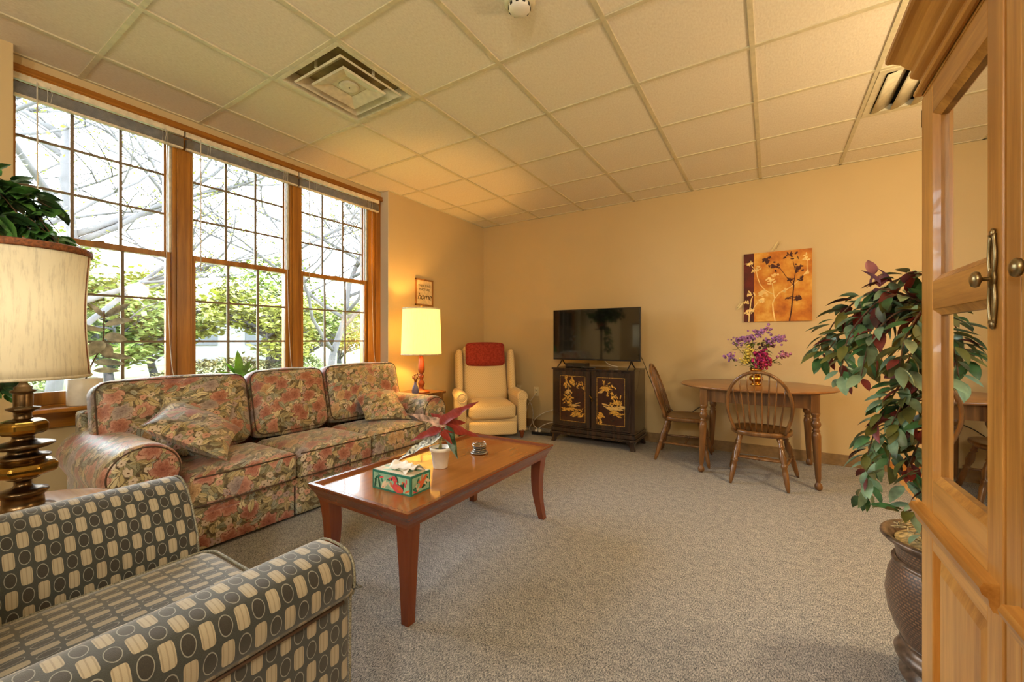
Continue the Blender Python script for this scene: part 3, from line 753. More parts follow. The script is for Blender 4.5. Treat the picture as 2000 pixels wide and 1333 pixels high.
b = B(); b.lathe([(.05, -.024), (.05, -.038), (.044, -.046), (.02, -.05)], 32); obj('cover', b, m_white, t)
b = B()
for k in range(10):
    a = 2 * pi * k / 10; b.box(-.006, .006, -.0015, .0015, -.04, -.028, 0, Tm((.0505 * cos(a), .0505 * sin(a), 0), a + pi / 2))
obj('vent_slots', b, m_black, t)

# ------------------------------------------------------------------ sofa
sofa = thing('sofa', 'three-seat floral chintz sofa with rolled arms under the windows', 'sofa', (.2, .4, 0))
AY0, AY1, BY0, BY1 = -.745, -.44, 1.27, 1.56; FX = .615
b = B(); b.box(-.22, .56, -.6, 1.42, .03, .27); b.box(-.235, -.12, -.66, 1.48, .03, .72); obj('frame', b, m_floral, sofa, world=True, bevel=.02)
def sofa_arm(y0, y1):
    cy = (y0 + y1) / 2; r = (y1 - y0) / 2; cz = .625 - r * .92
    prof = arc(cy, cz, r, -.35, pi + .35, 18, r * .92)
    w = r * .72
    prof = prof + [(cy - w, cz - r * .75), (cy - w, .03), (cy + w, .03), (cy + w, cz - r * .75)]
    b = B(); b.sweep(prof, 0, -.20, FX, .035, steps=5); return b, cy, cz, r
for y0, y1 in ((AY0, AY1), (BY0, BY1)):
    b, cy, cz, r = sofa_arm(y0, y1); a = obj('arm', b, m_floral, sofa, world=True)
    b = B(); b.tube([(FX - .006, u, v) for u, v in arc(cy, cz, r - .014, -.5, pi + .5, 28, r * .92 - .014)], .0036, 6); obj('piping', b, m_piping, a, world=True)
sy = [-.42, .145, .715, 1.275]
for k in range(3):
    y0, y1 = sy[k] + .004, sy[k + 1] - .004; cy = (y0 + y1) / 2; hy = (y1 - y0) / 2
    b = B(); b.puff(.275, hy, .088, .035, (.012, .0, .022), 14, T=Tm((.365, cy, .335))); o = obj('seat_cushion', b, m_floral, sofa, world=True)
    b = B()
    for zz in (.335 + .074, .335 - .074): b.tube([(.365 + .266 + .010 * (1 - ((y - cy) / hy) ** 2), y, zz) for y in [y0 + .015 + (2 * hy - .03) * i / 10 for i in range(11)]], .0045, 6)
    obj('piping', b, m_piping, o, world=True)
by = [-.655, .128, .705, 1.475]
for k in range(3):
    y0, y1 = by[k] + .003, by[k + 1] - .003; cy = (y0 + y1) / 2; hy = (y1 - y0) / 2
    T = Tm((.02, cy, .655 + .008 * k), 0, 0, radians(-13))
    b = B(); b.puff(.095, hy, .232, .07, (.035, .0, .018), 14, T=T); o = obj('back_cushion', b, m_floral, sofa, world=True)
    b = B(); hh = .232; pts = []
    rr_ = .06; w_, h_ = hy - .012, hh - .010
    for (cxx, czz, a0) in ((w_ - rr_, h_ - rr_, 0), (-w_ + rr_, h_ - rr_, pi / 2), (-w_ + rr_, -h_ + rr_, pi), (w_ - rr_, -h_ + rr_, 1.5 * pi)):
        for i in range(6): a = a0 + i / 5 * pi / 2; pts.append(T @ Vector((.066, cxx + rr_ * cos(a), czz + rr_ * sin(a))))
    b.tube(pts, .0045, 6, closed=True); obj('piping', b, m_piping, o, world=True)
for k in range(3):   # skirt panels with pleat gaps
    y0 = [-.42, .153, .723][k]; y1 = [.139, .709, 1.27][k]
    b = B(); b.box(.575, .60, y0, y1, .018, .205); obj('skirt', b, m_floral, sofa, world=True, bevel=.006)
b = B(); b.box(.565, .588, -.44, 1.29, .195, .245); obj('front_rail', b, m_floral, sofa, world=True, bevel=.006)

def throw_pillow(label, c, u, v, h, th, group='floral throw pillows on the sofa'):
    t = thing('throw_pillow', label, 'pillow', c, 0, group); T = basis(c, u, v)
    b = B(); b.pillow(h, th, T=T); o = obj('pillow_cover', b, m_floral_p, t, world=True)
    pts = []
    for i in range(40):
        s = i / 10; k = int(s); f = (s - k) * 2 - 1
        x, y = [(f, -1), (1, f), (-f, 1), (-1, -f)][k]
        pts.append(T @ Vector((x * (1 - .1 * (1 - y * y)) * h, y * (1 - .1 * (1 - x * x)) * h, 0)))
    b = B(); b.tube(pts, .004, 6, closed=True); obj('piping', b, m_floral_p, t, world=True)
throw_pillow('floral pillow lying in the near corner of the sofa on top of another', (.33, -.285, .615), (.30, .62, -.42), (-.72, .35, .25), .215, .075)
throw_pillow('floral pillow mostly hidden behind another in the near corner of the sofa', (.19, -.235, .60), (.08, .9, -.2), (-.35, .15, .9), .19, .06)
throw_pillow('single floral pillow leaning against the far arm of the sofa', (.27, 1.10, .565), (.22, .88, -.10), (-.62, .55, .42), .205, .07)

# ------------------------------------------------------------------ patterned armchair in the foreground
ac = thing('armchair', 'club armchair in charcoal and tan oval check fabric, front left', 'armchair', (1.86, -1.15, 0))
def ac_arm(x0, x1, sgn, nm):
    # profile in x-z: crest rolled outwards
    w = x1 - x0
    if sgn < 0:   # arm at smaller x: outer side at x0, inner at x1 (slopes down to the seat)
        prof = [(x1, .10), (x1 + .012, .44), (x1 - .03, .56), (x1 - .075, .625), (x1 - .115, .652), (x1 - .15, .66), (x0 + .035, .652), (x0 + .008, .63), (x0, .595), (x0 + .006, .56), (x0 + .02, .54), (x0 + .02, .10)]
    else:
        prof = [(x0 - .005, .10), (x0 - .012, .44), (x0 + .03, .56), (x0 + .07, .625), (x0 + .105, .652), (x0 + .14, .66), (x1 - .035, .655), (x1 - .008, .635), (x1, .595), (x1 - .006, .56), (x1 - .016, .54), (x1 - .018, .10)][::-1]
    # resample smoothly
    P = spline([(p[0], p[1], 0) for p in prof], 3); prof = [(p.x, p.y) for p in P]
    b = B(); b.sweep(prof, 1, -1.62, -.735, .028, steps=5, inner=14); return b, prof
for x0, x1, sg in ((1.34, 1.57, -1), (2.12, 2.355, 1)):
    b, prof = ac_arm(x0, x1, sg, 'arm'); a = obj('arm', b, m_ovals, ac, world=True)
    q = [p for p in prof]; cx = sum(p[0] for p in q) / len(q); cz = sum(p[1] for p in q) / len(q)
    b = B(); b.tube([(p[0] + (cx - p[0]) * .05, -.741, p[1] + (cz - p[1]) * .03) for p in q if p[1] > .12], .003, 6); obj('front_welt', b, m_darkpipe, a, world=True)
    if sg > 0:
        b = B(); b.tube([(x1 - .010, -1.55, .552), (x1 - .010, -1.1, .553), (x1 - .010, -.765, .553)], .004, 6); obj('side_welt', b, m_piping, a, world=True)
b = B(); b.puff(.268, .34, .085, .045, (0, .0, .022), 16, T=Tm((1.845, -1.045, .365))); o = obj('seat_cushion', b, m_ovals, ac, world=True)
b = B(); T = Tm((1.845, -1.045, .365)); pts = []
for (cxx, cyy, a0) in ((.22, .292, 0), (-.22, .292, pi / 2), (-.22, -.292, pi), (.22, -.292, 1.5 * pi)):
    for i in range(5): a = a0 + i / 4 * pi / 2; pts.append(T @ Vector((cxx + .043 * cos(a), cyy + .043 * sin(a), .076)))
b.tube(pts, .0045, 6, closed=True); obj('piping', b, m_darkpipe, o, world=True)
b = B(); b.puff(.385, .13, .40, .07, (0, .02, .02), 14, T=Tm((1.845, -1.54, .52), 0, radians(8))); obj('backrest', b, m_ovals, ac, world=True)
b = B(); b.puff(.29, .36, .09, .02, (0, 0, 0), 8, T=Tm((1.845, -1.12, .19))); obj('base', b, m_ovals, ac, world=True)
for x in (1.40, 2.29):
    for y in (-.80, -1.55): b = B(); b.hexa([(x - .02, y - .02, 0), (x + .02, y - .02, 0), (x + .02, y + .02, 0), (x - .02, y + .02, 0)], [(x - .03, y - .03, .11), (x + .03, y - .03, .11), (x + .03, y + .03, .11), (x - .03, y + .03, .11)]); obj('leg', b, m_ebony, ac, world=True)

# ------------------------------------------------------------------ coffee table
ct = thing('coffee_table', 'long cherry-red wooden coffee table with raised rim and flared legs', 'table', (1.64, .4, 0))
X0, X1, Y0, Y1, ZT = 1.32, 1.965, -.215, 1.02, .46
b = B(); b.box(X0 + .027, X1 - .027, Y0 + .027, Y1 - .027, ZT - .028, ZT - .014); obj('tabletop', b, m_cherrytop, ct, world=True)
def rect(x0, x1, y0, y1, z): return [(x0, y0, z), (x1, y0, z), (x1, y1, z), (x0, y1, z)]
loops = [(.028, ZT - .016), (.022, ZT - .002), (.018, ZT), (.0, ZT), (-.001, ZT - .006), (.006, ZT - .022), (.018, ZT - .042), (.028, ZT - .062), (.032, ZT - .078), (.05, ZT - .08), (.05, ZT - .03)]
b = B(); vs = []; fs = []
for d, z in loops: vs += rect(X0 + d, X1 - d, Y0 + d, Y1 - d, z)
n = len(loops)
for i in range(n):
    for k in range(4): fs.append((i * 4 + k, i * 4 + (k + 1) % 4, ((i + 1) % n) * 4 + (k + 1) % 4, ((i + 1) % n) * 4 + k))
b.add(vs, fs, 0, False); obj('rim_and_apron', b, m_cherryedge, ct, world=True)
for sx in (0, 1):
    for sy_ in (0, 1):
        cx = X0 + .033 if sx == 0 else X1 - .033; cy = Y0 + .033 if sy_ == 0 else Y1 - .033; dx = 1 if sx == 0 else -1; dy = 1 if sy_ == 0 else -1
        b = B(); rings = []
        for i in range(11):
            t_ = i / 10; z = .385 * (1 - t_); w = .068 - .030 * t_; off = .012 * sin(pi * t_) * 1.2 - .004 * max(0, t_ - .55)
            rings.append([(cx + dx * off, cy + dy * off, z), (cx + dx * (off + w), cy + dy * off, z), (cx + dx * (off + w), cy + dy * (off + w), z), (cx + dx * off, cy + dy * (off + w), z)])
        vs = [p for r in rings for p in r]; fs = [(i * 4 + k, i * 4 + (k + 1) % 4, i * 4 + 4 + (k + 1) % 4, i * 4 + 4 + k) for i in range(10) for k in range(4)] + [(0, 1, 2, 3), (40, 41, 42, 43)]
        b.add(vs, fs, 0, False); obj('leg', b, m_cherry, ct, world=True, bevel=.002)
ZC = ZT - .014
# tissue box
tb = thing('tissue_box', 'teal tissue box printed with a pink flamingo and leaves on the coffee table', 'tissue box', (1.70, .0, ZC), radians(2))
mt_teal = plain('teal_card', (44, 124, 108), .45); mt_pink = plain('flamingo_pink', (214, 84, 92), .5); mt_or = plain('coral_orange', (216, 110, 64), .5); mt_lg = plain('pale_mint', (150, 196, 170), .5); mt_dg = plain('deep_green', (24, 84, 66), .5); mt_cr = plain('cream_print', (226, 208, 182), .5)
HX, HY, HZ = .118, .062, .085
b = B(); b.box(-HX, HX, -HY, HY, 0, HZ, 0)
b.plane((-HX, -HY, 0), (1, 0, 0), (0, 0, 1), (0, -1, 0))
b.poly([(.008, .008), (.228, .008), (.228, .075), (.008, .075)], 3)
rr = random.Random(3)
for k in range(26):
    x = rr.uniform(.015, .218); y = rr.uniform(.014, .066); b.ell(x, y, rr.uniform(.008, .02), rr.uniform(.003, .007), rr.uniform(0, pi), rr.choice([0, 4, 2, 5, 0, 1]))
for x in (.02, .045, .19): b.ell(x, .03, .006, .026, rr.uniform(-.4, .4), 4, 14)
b.line([(.075, .012), (.085, .03), (.10, .04)], .008, 5); b.line([(.06, .01), (.07, .04)], .006, 5)
b.ell(.158, .022, .034, .018, -.2, 1); b.line([(.135, .02), (.142, .045), (.15, .056), (.145, .066), (.132, .066), (.128, .056)], .014, 1); b.ell(.131, .064, .010, .008, 0, 1); b.poly([(.118, .060), (.128, .064), (.126, .052), (.120, .050)], 4); b.ell(.17, .02, .018, .009, -.5, 2)
b.plane((HX, -HY, 0), (0, 1, 0), (0, 0, 1), (1, 0, 0))
b.poly([(.008, .008), (.116, .008), (.116, .075), (.008, .075)], 3)
for k in range(14): b.ell(rr.uniform(.015, .11), rr.uniform(.014, .066), rr.uniform(.008, .018), rr.uniform(.003, .007), rr.uniform(0, pi), rr.choice([0, 4, 5, 1, 2]))
b.poly([(.05, .02), (.075, .03), (.108, .07), (.09, .072), (.06, .05)], 2); b.poly([(.04, .05), (.06, .046), (.055, .06)], 2)
b.plane((-HX, -HY, HZ), (1, 0, 0), (0, 1, 0), (0, 0, 1))
b.poly([(.004, .004), (.232, .004), (.232, .12), (.004, .12)], 5); b.ell(.07, .03, .03, .012, .3, 3); b.ell(.03, .07, .02, .01, .8, 3); b.ell(.19, .09, .03, .012, -.3, 3); b.ell(.12, .062, .07, .026, 0, 3)
obj('carton', b, [mt_teal, mt_pink, mt_or, mt_lg, mt_dg, mt_cr], tb)
b = B(False); vs = []; n = 12
for i in range(n + 1):
    for j in range(5):
        u = i / n; v = j / 4
        vs.append((-.045 + .12 * u, -.015 + .03 * sin(u * 4) * .5 + (v - .5) * .012 * (1 + 3 * u) , HZ + v * .035 * (1 - .35 * u) + .006 * sin(u * 15) * v + .012 * u * v))
b.add(vs, [(i * 5 + j, i * 5 + j + 1, i * 5 + j + 6, i * 5 + j + 5) for i in range(n) for j in range(4)])
vs = []
for i in range(n + 1):
    for j in range(5):
        u = i / n; v = j / 4; vs.append((-.05 + .155 * u, -.03 + v * .075, HZ + .004 + .022 * sin(pi * v) * (1 - .2 * u) + .02 * u * (1 - v) + .004 * sin(u * 18 + v * 6)))
b.add(vs, [(i * 5 + j, i * 5 + j + 1, i * 5 + j + 6, i * 5 + j + 5) for i in range(n) for j in range(4)])
obj('tissue', b, plain('white_tissue', (238, 232, 222), .8, var=.03), tb, solid=.0008)
# potted red-leaf plant
pp = thing('potted_plant', 'red-backed arrowhead plant in a small white pot on the coffee table', 'plant', (1.645, .325, ZC))
b = B(); b.lathe([(.036, 0), (.038, .004), (.050, .088), (.056, .09), (.057, .108), (.053, .109), (.049, .10), (.047, .096)], 30); obj('pot', b, m_white, pp)
b = B(); b.lathe([(.047, .092), (.03, .097), (.001, .098)], 20, caps=False); obj('soil', b, m_dark, pp)
L3 = [((.02, -.01), (-.235, -.06, .075), .20, .075, 0), ((.0, .0), (-.10, .06, .30), .16, .07, 1), ((.01, .01), (.05, .12, .34), .19, .08, 1), ((.015, 0), (.12, .02, .24), .17, .085, 1), ((0, -.01), (.085, .03, .19), .15, .08, 2), ((-.01, .01), (-.09, .0, .20), .15, .075, 1), ((0, .02), (.03, .17, .27), .16, .07, 1)]
m_varieg = plain('white_veined_leaf', (168, 176, 160), .35, var=.5, sc=90)
bs = B()
lf = [((0.008, 0.005, 0.226), (-0.129, -0.116, 0.303), 0.058, 3), ((0.013, 0.008, 0.244), (0.155, 0.121, 0.359), 0.07, 1), ((0.003, -0.022, 0.201), (-0.105, -0.125, 0.158), 0.062, 1), ((0.008, 0.028, 0.22), (0.073, 0.128, 0.232), 0.085, 1), ((0.029, 0.018, 0.207), (0.176, 0.11, 0.173), 0.066, 1), ((0.039, 0.013, 0.201), (0.116, 0.002, 0.061), 0.068, 2), ((-0.008, -0.017, 0.164), (-0.165, -0.163, 0.061), 0.06, 0), ((0.024, -0.009, 0.189), (0.098, -0.021, 0.145), 0.045, 1), ((-0.008, 0.019, 0.238), (-0.087, 0.016, 0.282), 0.06, 1)]
m_redpale = plain('pink_grey_leaf', (176, 150, 142), .35, var=.3, sc=40); m_dkgreen = plain('dark_green_leaf', (52, 78, 44), .35, var=.3, sc=60)
for a_, t_, w_, mi in lf:
    a_ = Vector(a_); t_ = Vector(t_); d = t_ - a_
    b = B(False); b.leaf(a_ - d * .14, d, (.36, -.56, .75) if mi != 2 else (.4, -.9, .2), d.length * 1.14, w_ * .9, .10 if mi != 2 else .0, .30, 0, 14, wave=.028, arrow=True); obj('leaf', b, [m_varieg, m_redleaf, m_dkgreen, m_redpale][mi], pp)
    bs.tube(bez((0.01 * R.uniform(-1, 1), .01 * R.uniform(-1, 1), .09), (0, 0, .15), (a_ * .7 + Vector((0, 0, .05))), a_, 8), .0022, 5)
obj('stems', bs, plain('pale_green_stem', (136, 128, 70), .5), pp)
# coaster holder: dish, two coaster stacks handle
cs = thing('coaster_set', 'silver wire holder with a stack of round coasters on a glass dish', 'coasters', (1.655, .655, ZC))
b = B(); b.lathe([(.035, 0), (.05, .003), (.054, .008), (.05, .01), (.03, .006)], 32); obj('dish', b, plain('grey_glass_dish', (176, 172, 168), .12, .5), cs)
m_co = plain('grey_cork_coaster', (112, 106, 98), .4); m_ste = plain('polished_steel', (190, 186, 178), .12, 1.0)
for k in range(4):
    b = B(); z = .011 + k * .011; b.lathe([(.036, z), (.038, z + .001), (.038, z + .007), (.036, z + .008)], 28, (.003 * (k % 2), 0, 0)); obj('coaster', b, m_co if k % 2 == 0 else m_ste, cs)
b = B()
for z in (.016, .052): b.tube([(.041 * cos(a), .041 * sin(a), z) for a in [2 * pi * i / 28 for i in range(28)]], .0016, 6, closed=True)
for a in (0.4, 2.5, 4.2, 5.6): b.tube([(.041 * cos(a), .041 * sin(a), .01), (.041 * cos(a), .041 * sin(a), .062)], .0016, 6)
b.tube([(.038 * cos(a), .038 * sin(a), .064) for a in [2 * pi * i / 28 for i in range(28)]], .0016, 6, closed=True)
obj('wire_rack', b, m_ste, cs)

# ------------------------------------------------------------------ near end table, brass lamp, flowers, saucer
et = thing('end_table', 'round pale oak end table between sofa and check armchair', 'table', (1.0, -1.08, 0))
b = B(); b.lathe([(.30, .502), (.315, .508), (.318, .518), (.315, .528), (.30, .531)], 48); obj('tabletop', b, m_sidetop, et)
b = B(); b.lathe([(.26, .455), (.26, .502)], 40); obj('apron', b, m_sidetop, et)
for a in (.8, 2.37, 3.94, 5.5):
    b = B(); c, s_ = cos(a) * .22, sin(a) * .22; b.tube([(c, s_, .46), (c * 1.03, s_ * 1.03, .2), (c * 1.1, s_ * 1.1, 0)], [.022, .018, .013], 10); obj('leg', b, m_sidetop, et)
LX, LY, LZ = .955, -1.02, .531
lp = thing('table_lamp', 'tall brass lamp of stacked turned discs and tall cream shade at the left edge', 'lamp', (LX, LY, LZ))
def pr_(l): return [(r * .71, z - LZ) for r, z in l]
b = B(); b.lathe(pr_([(.112, .531), (.115, .537), (.105, .545), (.078, .552), (.072, .556), (.068, .585), (.078, .590), (.086, .601), (.084, .607), (.06, .613), (.04, .618), (.028, .626), (.027, .64), (.05, .646), (.062, .652)]), 36, mat=1)
obj('base', b, [m_brass, m_brassdark], lp)
b = B(); b.lathe(pr_([(.062, .652), (.085, .657), (.108, .664), (.121, .672), (.123, .686), (.119, .697), (.10, .704), (.075, .708)]), 8, smooth=False, rot=.3); obj('lower_bulge', b, m_brass, lp, bevel=.006)
b = B(); b.lathe(pr_([(.075, .708), (.07, .712), (.092, .720), (.094, .724), (.065, .729), (.052, .735), (.050, .748), (.088, .752), (.107, .760), (.107, .765), (.09, .769), (.062, .774), (.04, .779), (.036, .792), (.045, .796)]), 36); obj('middle_discs', b, m_brassdark, lp)
b = B(); b.lathe(pr_([(.045, .796), (.07, .80), (.083, .807), (.089, .817), (.089, .832), (.082, .842), (.06, .848), (.035, .852)]), 8, smooth=False, rot=.3); obj('upper_bulge', b, m_brass, lp, bevel=.005)
b = B(); b.lathe(pr_([(.035, .852), (.03, .856), (.028, .870), (.034, .876), (.056, .884), (.058, .889), (.034, .893), (.033, .897), (.034, .935), (.032, .94), (.042, .944), (.044, .949), (.03, .953), (.032, .960), (.022, .965), (.014, .975), (.010, 1.0), (.010, 1.30)]), 32); obj('column', b, m_brassdark, lp)
SR, SZ0, SZ1 = .163, .993, 1.434
def shade(b, r0, r1, z0, z1, c, seg=64, waist=.012, panels=0):
    vs = []; n = 12
    for i in range(n + 1):
        t_ = i / n; r = r0 + (r1 - r0) * t_ - waist * sin(pi * t_)
        for k in range(seg): a = 2 * pi * k / seg; vs.append((c[0] + r * cos(a), c[1] + r * sin(a), z0 + (z1 - z0) * t_))
    b.add(vs, [(i * seg + k, i * seg + (k + 1) % seg, (i + 1) * seg + (k + 1) % seg, (i + 1) * seg + k) for i in range(n) for k in range(seg)])
b = B(); shade(b, SR, SR, SZ0 - LZ, SZ1 - LZ, (0, 0)); sh = obj('lamp_shade', b, m_shade, lp, solid=.002)
b = B(); b.lathe([(SR + .002, SZ1 - LZ - .012), (SR + .005, SZ1 - LZ - .008), (SR + .005, SZ1 - LZ + .008), (SR, SZ1 - LZ + .012), (SR - .004, SZ1 - LZ)], 64, caps=False); obj('trim_band', b, m_trimbrown, sh, solid=.002)
b = B(); b.lathe([(SR + .002, SZ0 - LZ + .006), (SR + .004, SZ0 - LZ), (SR + .001, SZ0 - LZ - .004)], 64, caps=False); obj('trim_band', b, m_shade, sh, solid=.002)
n = 12
for a in (-1.02, -1.02 + 2.1, -1.02 + 4.2):
    b = B(); b.tube([((SR + .002 - .012 * sin(pi * i / n)) * cos(a), (SR + .002 - .012 * sin(pi * i / n)) * sin(a), SZ0 - LZ + (SZ1 - SZ0) * i / n) for i in range(n + 1)], .0022, 6); obj('shade_seam', b, m_trimbrown, sh)
b = B(); b.tube([(0.01 * 0, 0, 1.30 - LZ), (.05, 0, 1.33 - LZ), (.05, 0, 1.40 - LZ), (0, 0, 1.42 - LZ), (-.05, 0, 1.40 - LZ), (-.05, 0, 1.33 - LZ), (0, 0, 1.30 - LZ)], .003, 6)
for a in (0, 2.1, 4.2): b.tube([(0, 0, 1.42 - LZ), (SR * .98 * cos(a), SR * .98 * sin(a), 1.42 - LZ)], .0025, 6)
obj('harp', b, m_brassdark, lp)
lamp('side_lamp_bulb', 'POINT', (LX, LY, 1.24), 0.8, (1.0, .96, .88), .04)
fb = thing('flower_bunch', 'small bunch of blue and yellow flowers on the round end table', 'flowers', (1.11, -1.23, .531))
b = B(); b.lathe([(.03, 0), (.04, .02), (.03, .05), (.034, .055)], 20); obj('cup', b, m_white, fb)
rr = random.Random(9)
for k in range(9):
    b = B(); a = rr.uniform(0, 2 * pi); x, y, z = .045 * cos(a), .045 * sin(a), .06 + rr.uniform(0, .09)
    for i in range(6): b.ball((x + .012 * cos(i), y + .012 * sin(i), z), .011, .011, .007, 8)
    obj('blossom', b, [m_blue, m_yellow, m_yellow][k % 3], fb)
b = B(False)
for k in range(18): a = rr.uniform(0, 2 * pi); b.leaf((0, 0, .05), (cos(a), sin(a), rr.uniform(.2, 1.5)), (0, 0, 1), .08, .025, .3)
obj('leaves', b, plain('kelly_green', (48, 130, 52), .5), fb)
b = B(); b.lathe([(.03, 0), (.05, .004), (.056, .010), (.052, .011), (.03, .006)], 32); o = obj('saucer', b, plain('cream_china', (226, 204, 160), .25)); o.location = (1.135, -1.075, .531); tag(o, 'small cream saucer beside the brass lamp on the round end table', 'saucer')

# tall plant behind the lamp
def viney(name, label, cat, loc, pots, vines, leafL, leafW, mats, seed, dens=.035, lobed=False):
    rr = random.Random(seed); t = thing(name, label, cat, loc); bb = B(); bls = [B(False) for _ in mats]
    for v in vines:
        P = spline(v, 8); bb.tube(P, [.004 * (1 - .6 * i / len(P)) for i in range(len(P))], 5)
        acc = 0
        for i in range(1, len(P)):
            acc += (P[i] - P[i - 1]).length
            while acc > dens:
                acc -= dens; d = (P[i] - P[i - 1]).normalized(); a = rr.uniform(0, 2 * pi)
                sd = d.orthogonal().normalized(); sd = Matrix.Rotation(a, 3, d) @ sd
                dr = (sd + d * .5 + Vector((0, 0, -.35))).normalized(); st = P[i] + dr * .012
                L = leafL * rr.uniform(.7, 1.15); k = rr.choices(range(len(mats)), weights=[m[1] for m in mats])[0]
                up = Vector((rr.uniform(-.5, .5), rr.uniform(-.5, .5), 1))
                bls[k].leaf(st, dr, up, L, leafW * L / leafL, rr.uniform(.05, .4), .3)
                if lobed:
                    for s_ in (-1, 1):
                        d2 = Matrix.Rotation(s_ * .8, 3, Vector(up).normalized()) @ dr
                        bls[k].leaf(st + dr * .01, d2, up, L * .6, leafW * .5, .2, .3)
    obj('stems', bb, m_bark, t, world=True)
    for bl_, m in zip(bls, mats):
        if bl_.f: obj('foliage', bl_, m[0], t, world=True)
    return t
m_ivy = plain('ivy_leaf', (74, 118, 58), .4, var=.4, sc=16); m_ivyd = plain('ivy_leaf_dark', (48, 80, 44), .4, var=.4, sc=16)  # second ivy green is darker, mixed in leaf by leaf at random
px_, py_ = .07, -1.22
ps = thing('plant_stand', 'tall dark wooden stand in the corner behind the brass lamp', 'stand', (px_, py_, 0))
b = B(); b.lathe([(.14, 1.34), (.14, 1.36)], 24); obj('top', b, m_ebony, ps)
b = B(); b.lathe([(.03, .06), (.022, .3), (.03, .6), (.02, 1.0), (.03, 1.34)], 16); obj('column', b, m_ebony, ps)
for a in (0.3, 2.4, 4.5): b = B(); b.tube([(0, 0, .12), (.1 * cos(a), .1 * sin(a), .08), (.16 * cos(a), .16 * sin(a), 0.012)], .014, 8); obj('foot', b, m_ebony, ps)
Z0 = 1.36
vines = []
rr = random.Random(31)
for k in range(26):
    a = rr.uniform(-1.2, 2.2); r1 = rr.uniform(.18, .5); z1 = rr.uniform(1.60, 1.86)
    c1 = Vector((px_ + .4 * r1 * cos(a), py_ + .4 * r1 * sin(a), z1)); c2 = Vector((px_ + r1 * cos(a), py_ + r1 * sin(a), z1 - rr.uniform(-.02, .12)))
    c2.x = max(c2.x, -.11); c1.x = max(c1.x, -.10)
    vines.append([(px_, py_, Z0 + .08), tuple(c1), tuple(c2)])
vines += [[(px_, py_, 1.5), (.15, -1.06, 1.78), (.30, -.93, 1.74), (.44, -.84, 1.54)], [(px_, py_, 1.5), (.1, -1.0, 1.84), (.22, -.90, 1.78), (.36, -.82, 1.60)], [(px_, py_, 1.5), (.1, -1.15, 1.86), (.26, -1.02, 1.80), (.40, -.92, 1.60)], [(px_, py_, 1.5), (.1, -1.08, 1.75), (.3, -.95, 1.70), (.47, -.85, 1.55)],
          [(px_, py_, 1.45), (.2, -1.15, 1.4), (.3, -1.08, 1.1), (.34, -1.03, .92)], [(px_, py_, 1.45), (.18, -1.1, 1.35), (.24, -1.0, 1.05), (.28, -.99, .90)]]
vp = viney('potted_ivy', 'large green ivy spilling from its stand behind the lampshade', 'plant', (px_, py_, Z0), None, vines, .10, .07, [(m_ivy, 3), (m_ivyd, 2)], 8, .032, True)
b = B(); b.lathe([(.07, 0), (.10, .12), (.105, .13), (.095, .13), (.09, .11), (.001, .105)], 28); obj('pot', b, plain('terracotta', (150, 84, 56), .8), vp)

# sill plants
m_china = plain('white_ceramic_pot', (226, 222, 212), .3, var=.02)
sp = thing('potted_plant', 'rubber plant with grey glossy leaves in a white cylinder pot on the sill', 'plant', (-.315, -.60, .738))
b = B(); b.lathe([(.072, 0), (.078, .006), (.078, .155), (.075, .158), (.070, .155), (.07, .14), (.001, .138)], 36, sx=.88); obj('pot', b, m_china, sp)
bs = B(); st = spline([(0, .0, .14), (.01, .03, .25), (.02, .07, .36), (.03, .075, .50), (.03, .075, .56)], 6); bs.tube(st, .004, 6); obj('stem', bs, m_bark, sp)
for a_, t_, w_ in [((.03, .075, .52), (.03, .19, .62), .045), ((.03, .075, .52), (.03, .02, .60), .03), ((.03, .075, .47), (.05, .20, .525), .05), ((.03, .075, .44), (.05, -.09, .475), .045), ((.02, .075, .40), (.03, .18, .395), .075), ((.02, .07, .38), (.08, .005, .30), .075), ((.02, .06, .34), (.04, -.06, .29), .07), ((.02, .06, .37), (.05, .10, .28), .07), ((.02, .06, .29), (.07, .19, .28), .045), ((.01, .03, .25), (.05, .16, .245), .05), ((.01, .03, .2), (.05, .14, .20), .04)]:
    a_ = Vector(a_); t_ = Vector(t_); d = t_ - a_; b = B(False); b.leaf(a_, d, (.75, -.2, .6), d.length * 1.05, w_, .12, .25, 0, 7); obj('leaf', b, m_greyleaf, sp)
sp = thing('potted_plant', 'small bright green plant on the sill behind the middle of the sofa', 'plant', (-.315, .235, .738))
b = B(); b.lathe([(.035, 0), (.045, .09), (.042, .09), (.04, .075), (.001, .07)], 24); obj('pot', b, m_china, sp)
for a_, t_, w_ in [((0, 0, .1), (.02, -.005, .30), .06), ((0, .01, .1), (.03, .07, .22), .045), ((0, 0, .1), (.03, .09, .20), .02), ((0, 0, .1), (.03, -.03, .20), .045), ((0, 0, .1), (.02, -.13, .16), .025), ((0, .01, .1), (.02, .13, .17), .022), ((0, 0, .1), (-.03, -.07, .22), .03)]:
    a_ = Vector(a_); t_ = Vector(t_); d = t_ - a_; b = B(False); b.leaf(a_, d, (1, 0, .5), d.length, w_, .15, .2, 0, 7); obj('leaf', b, m_greenbright, sp)

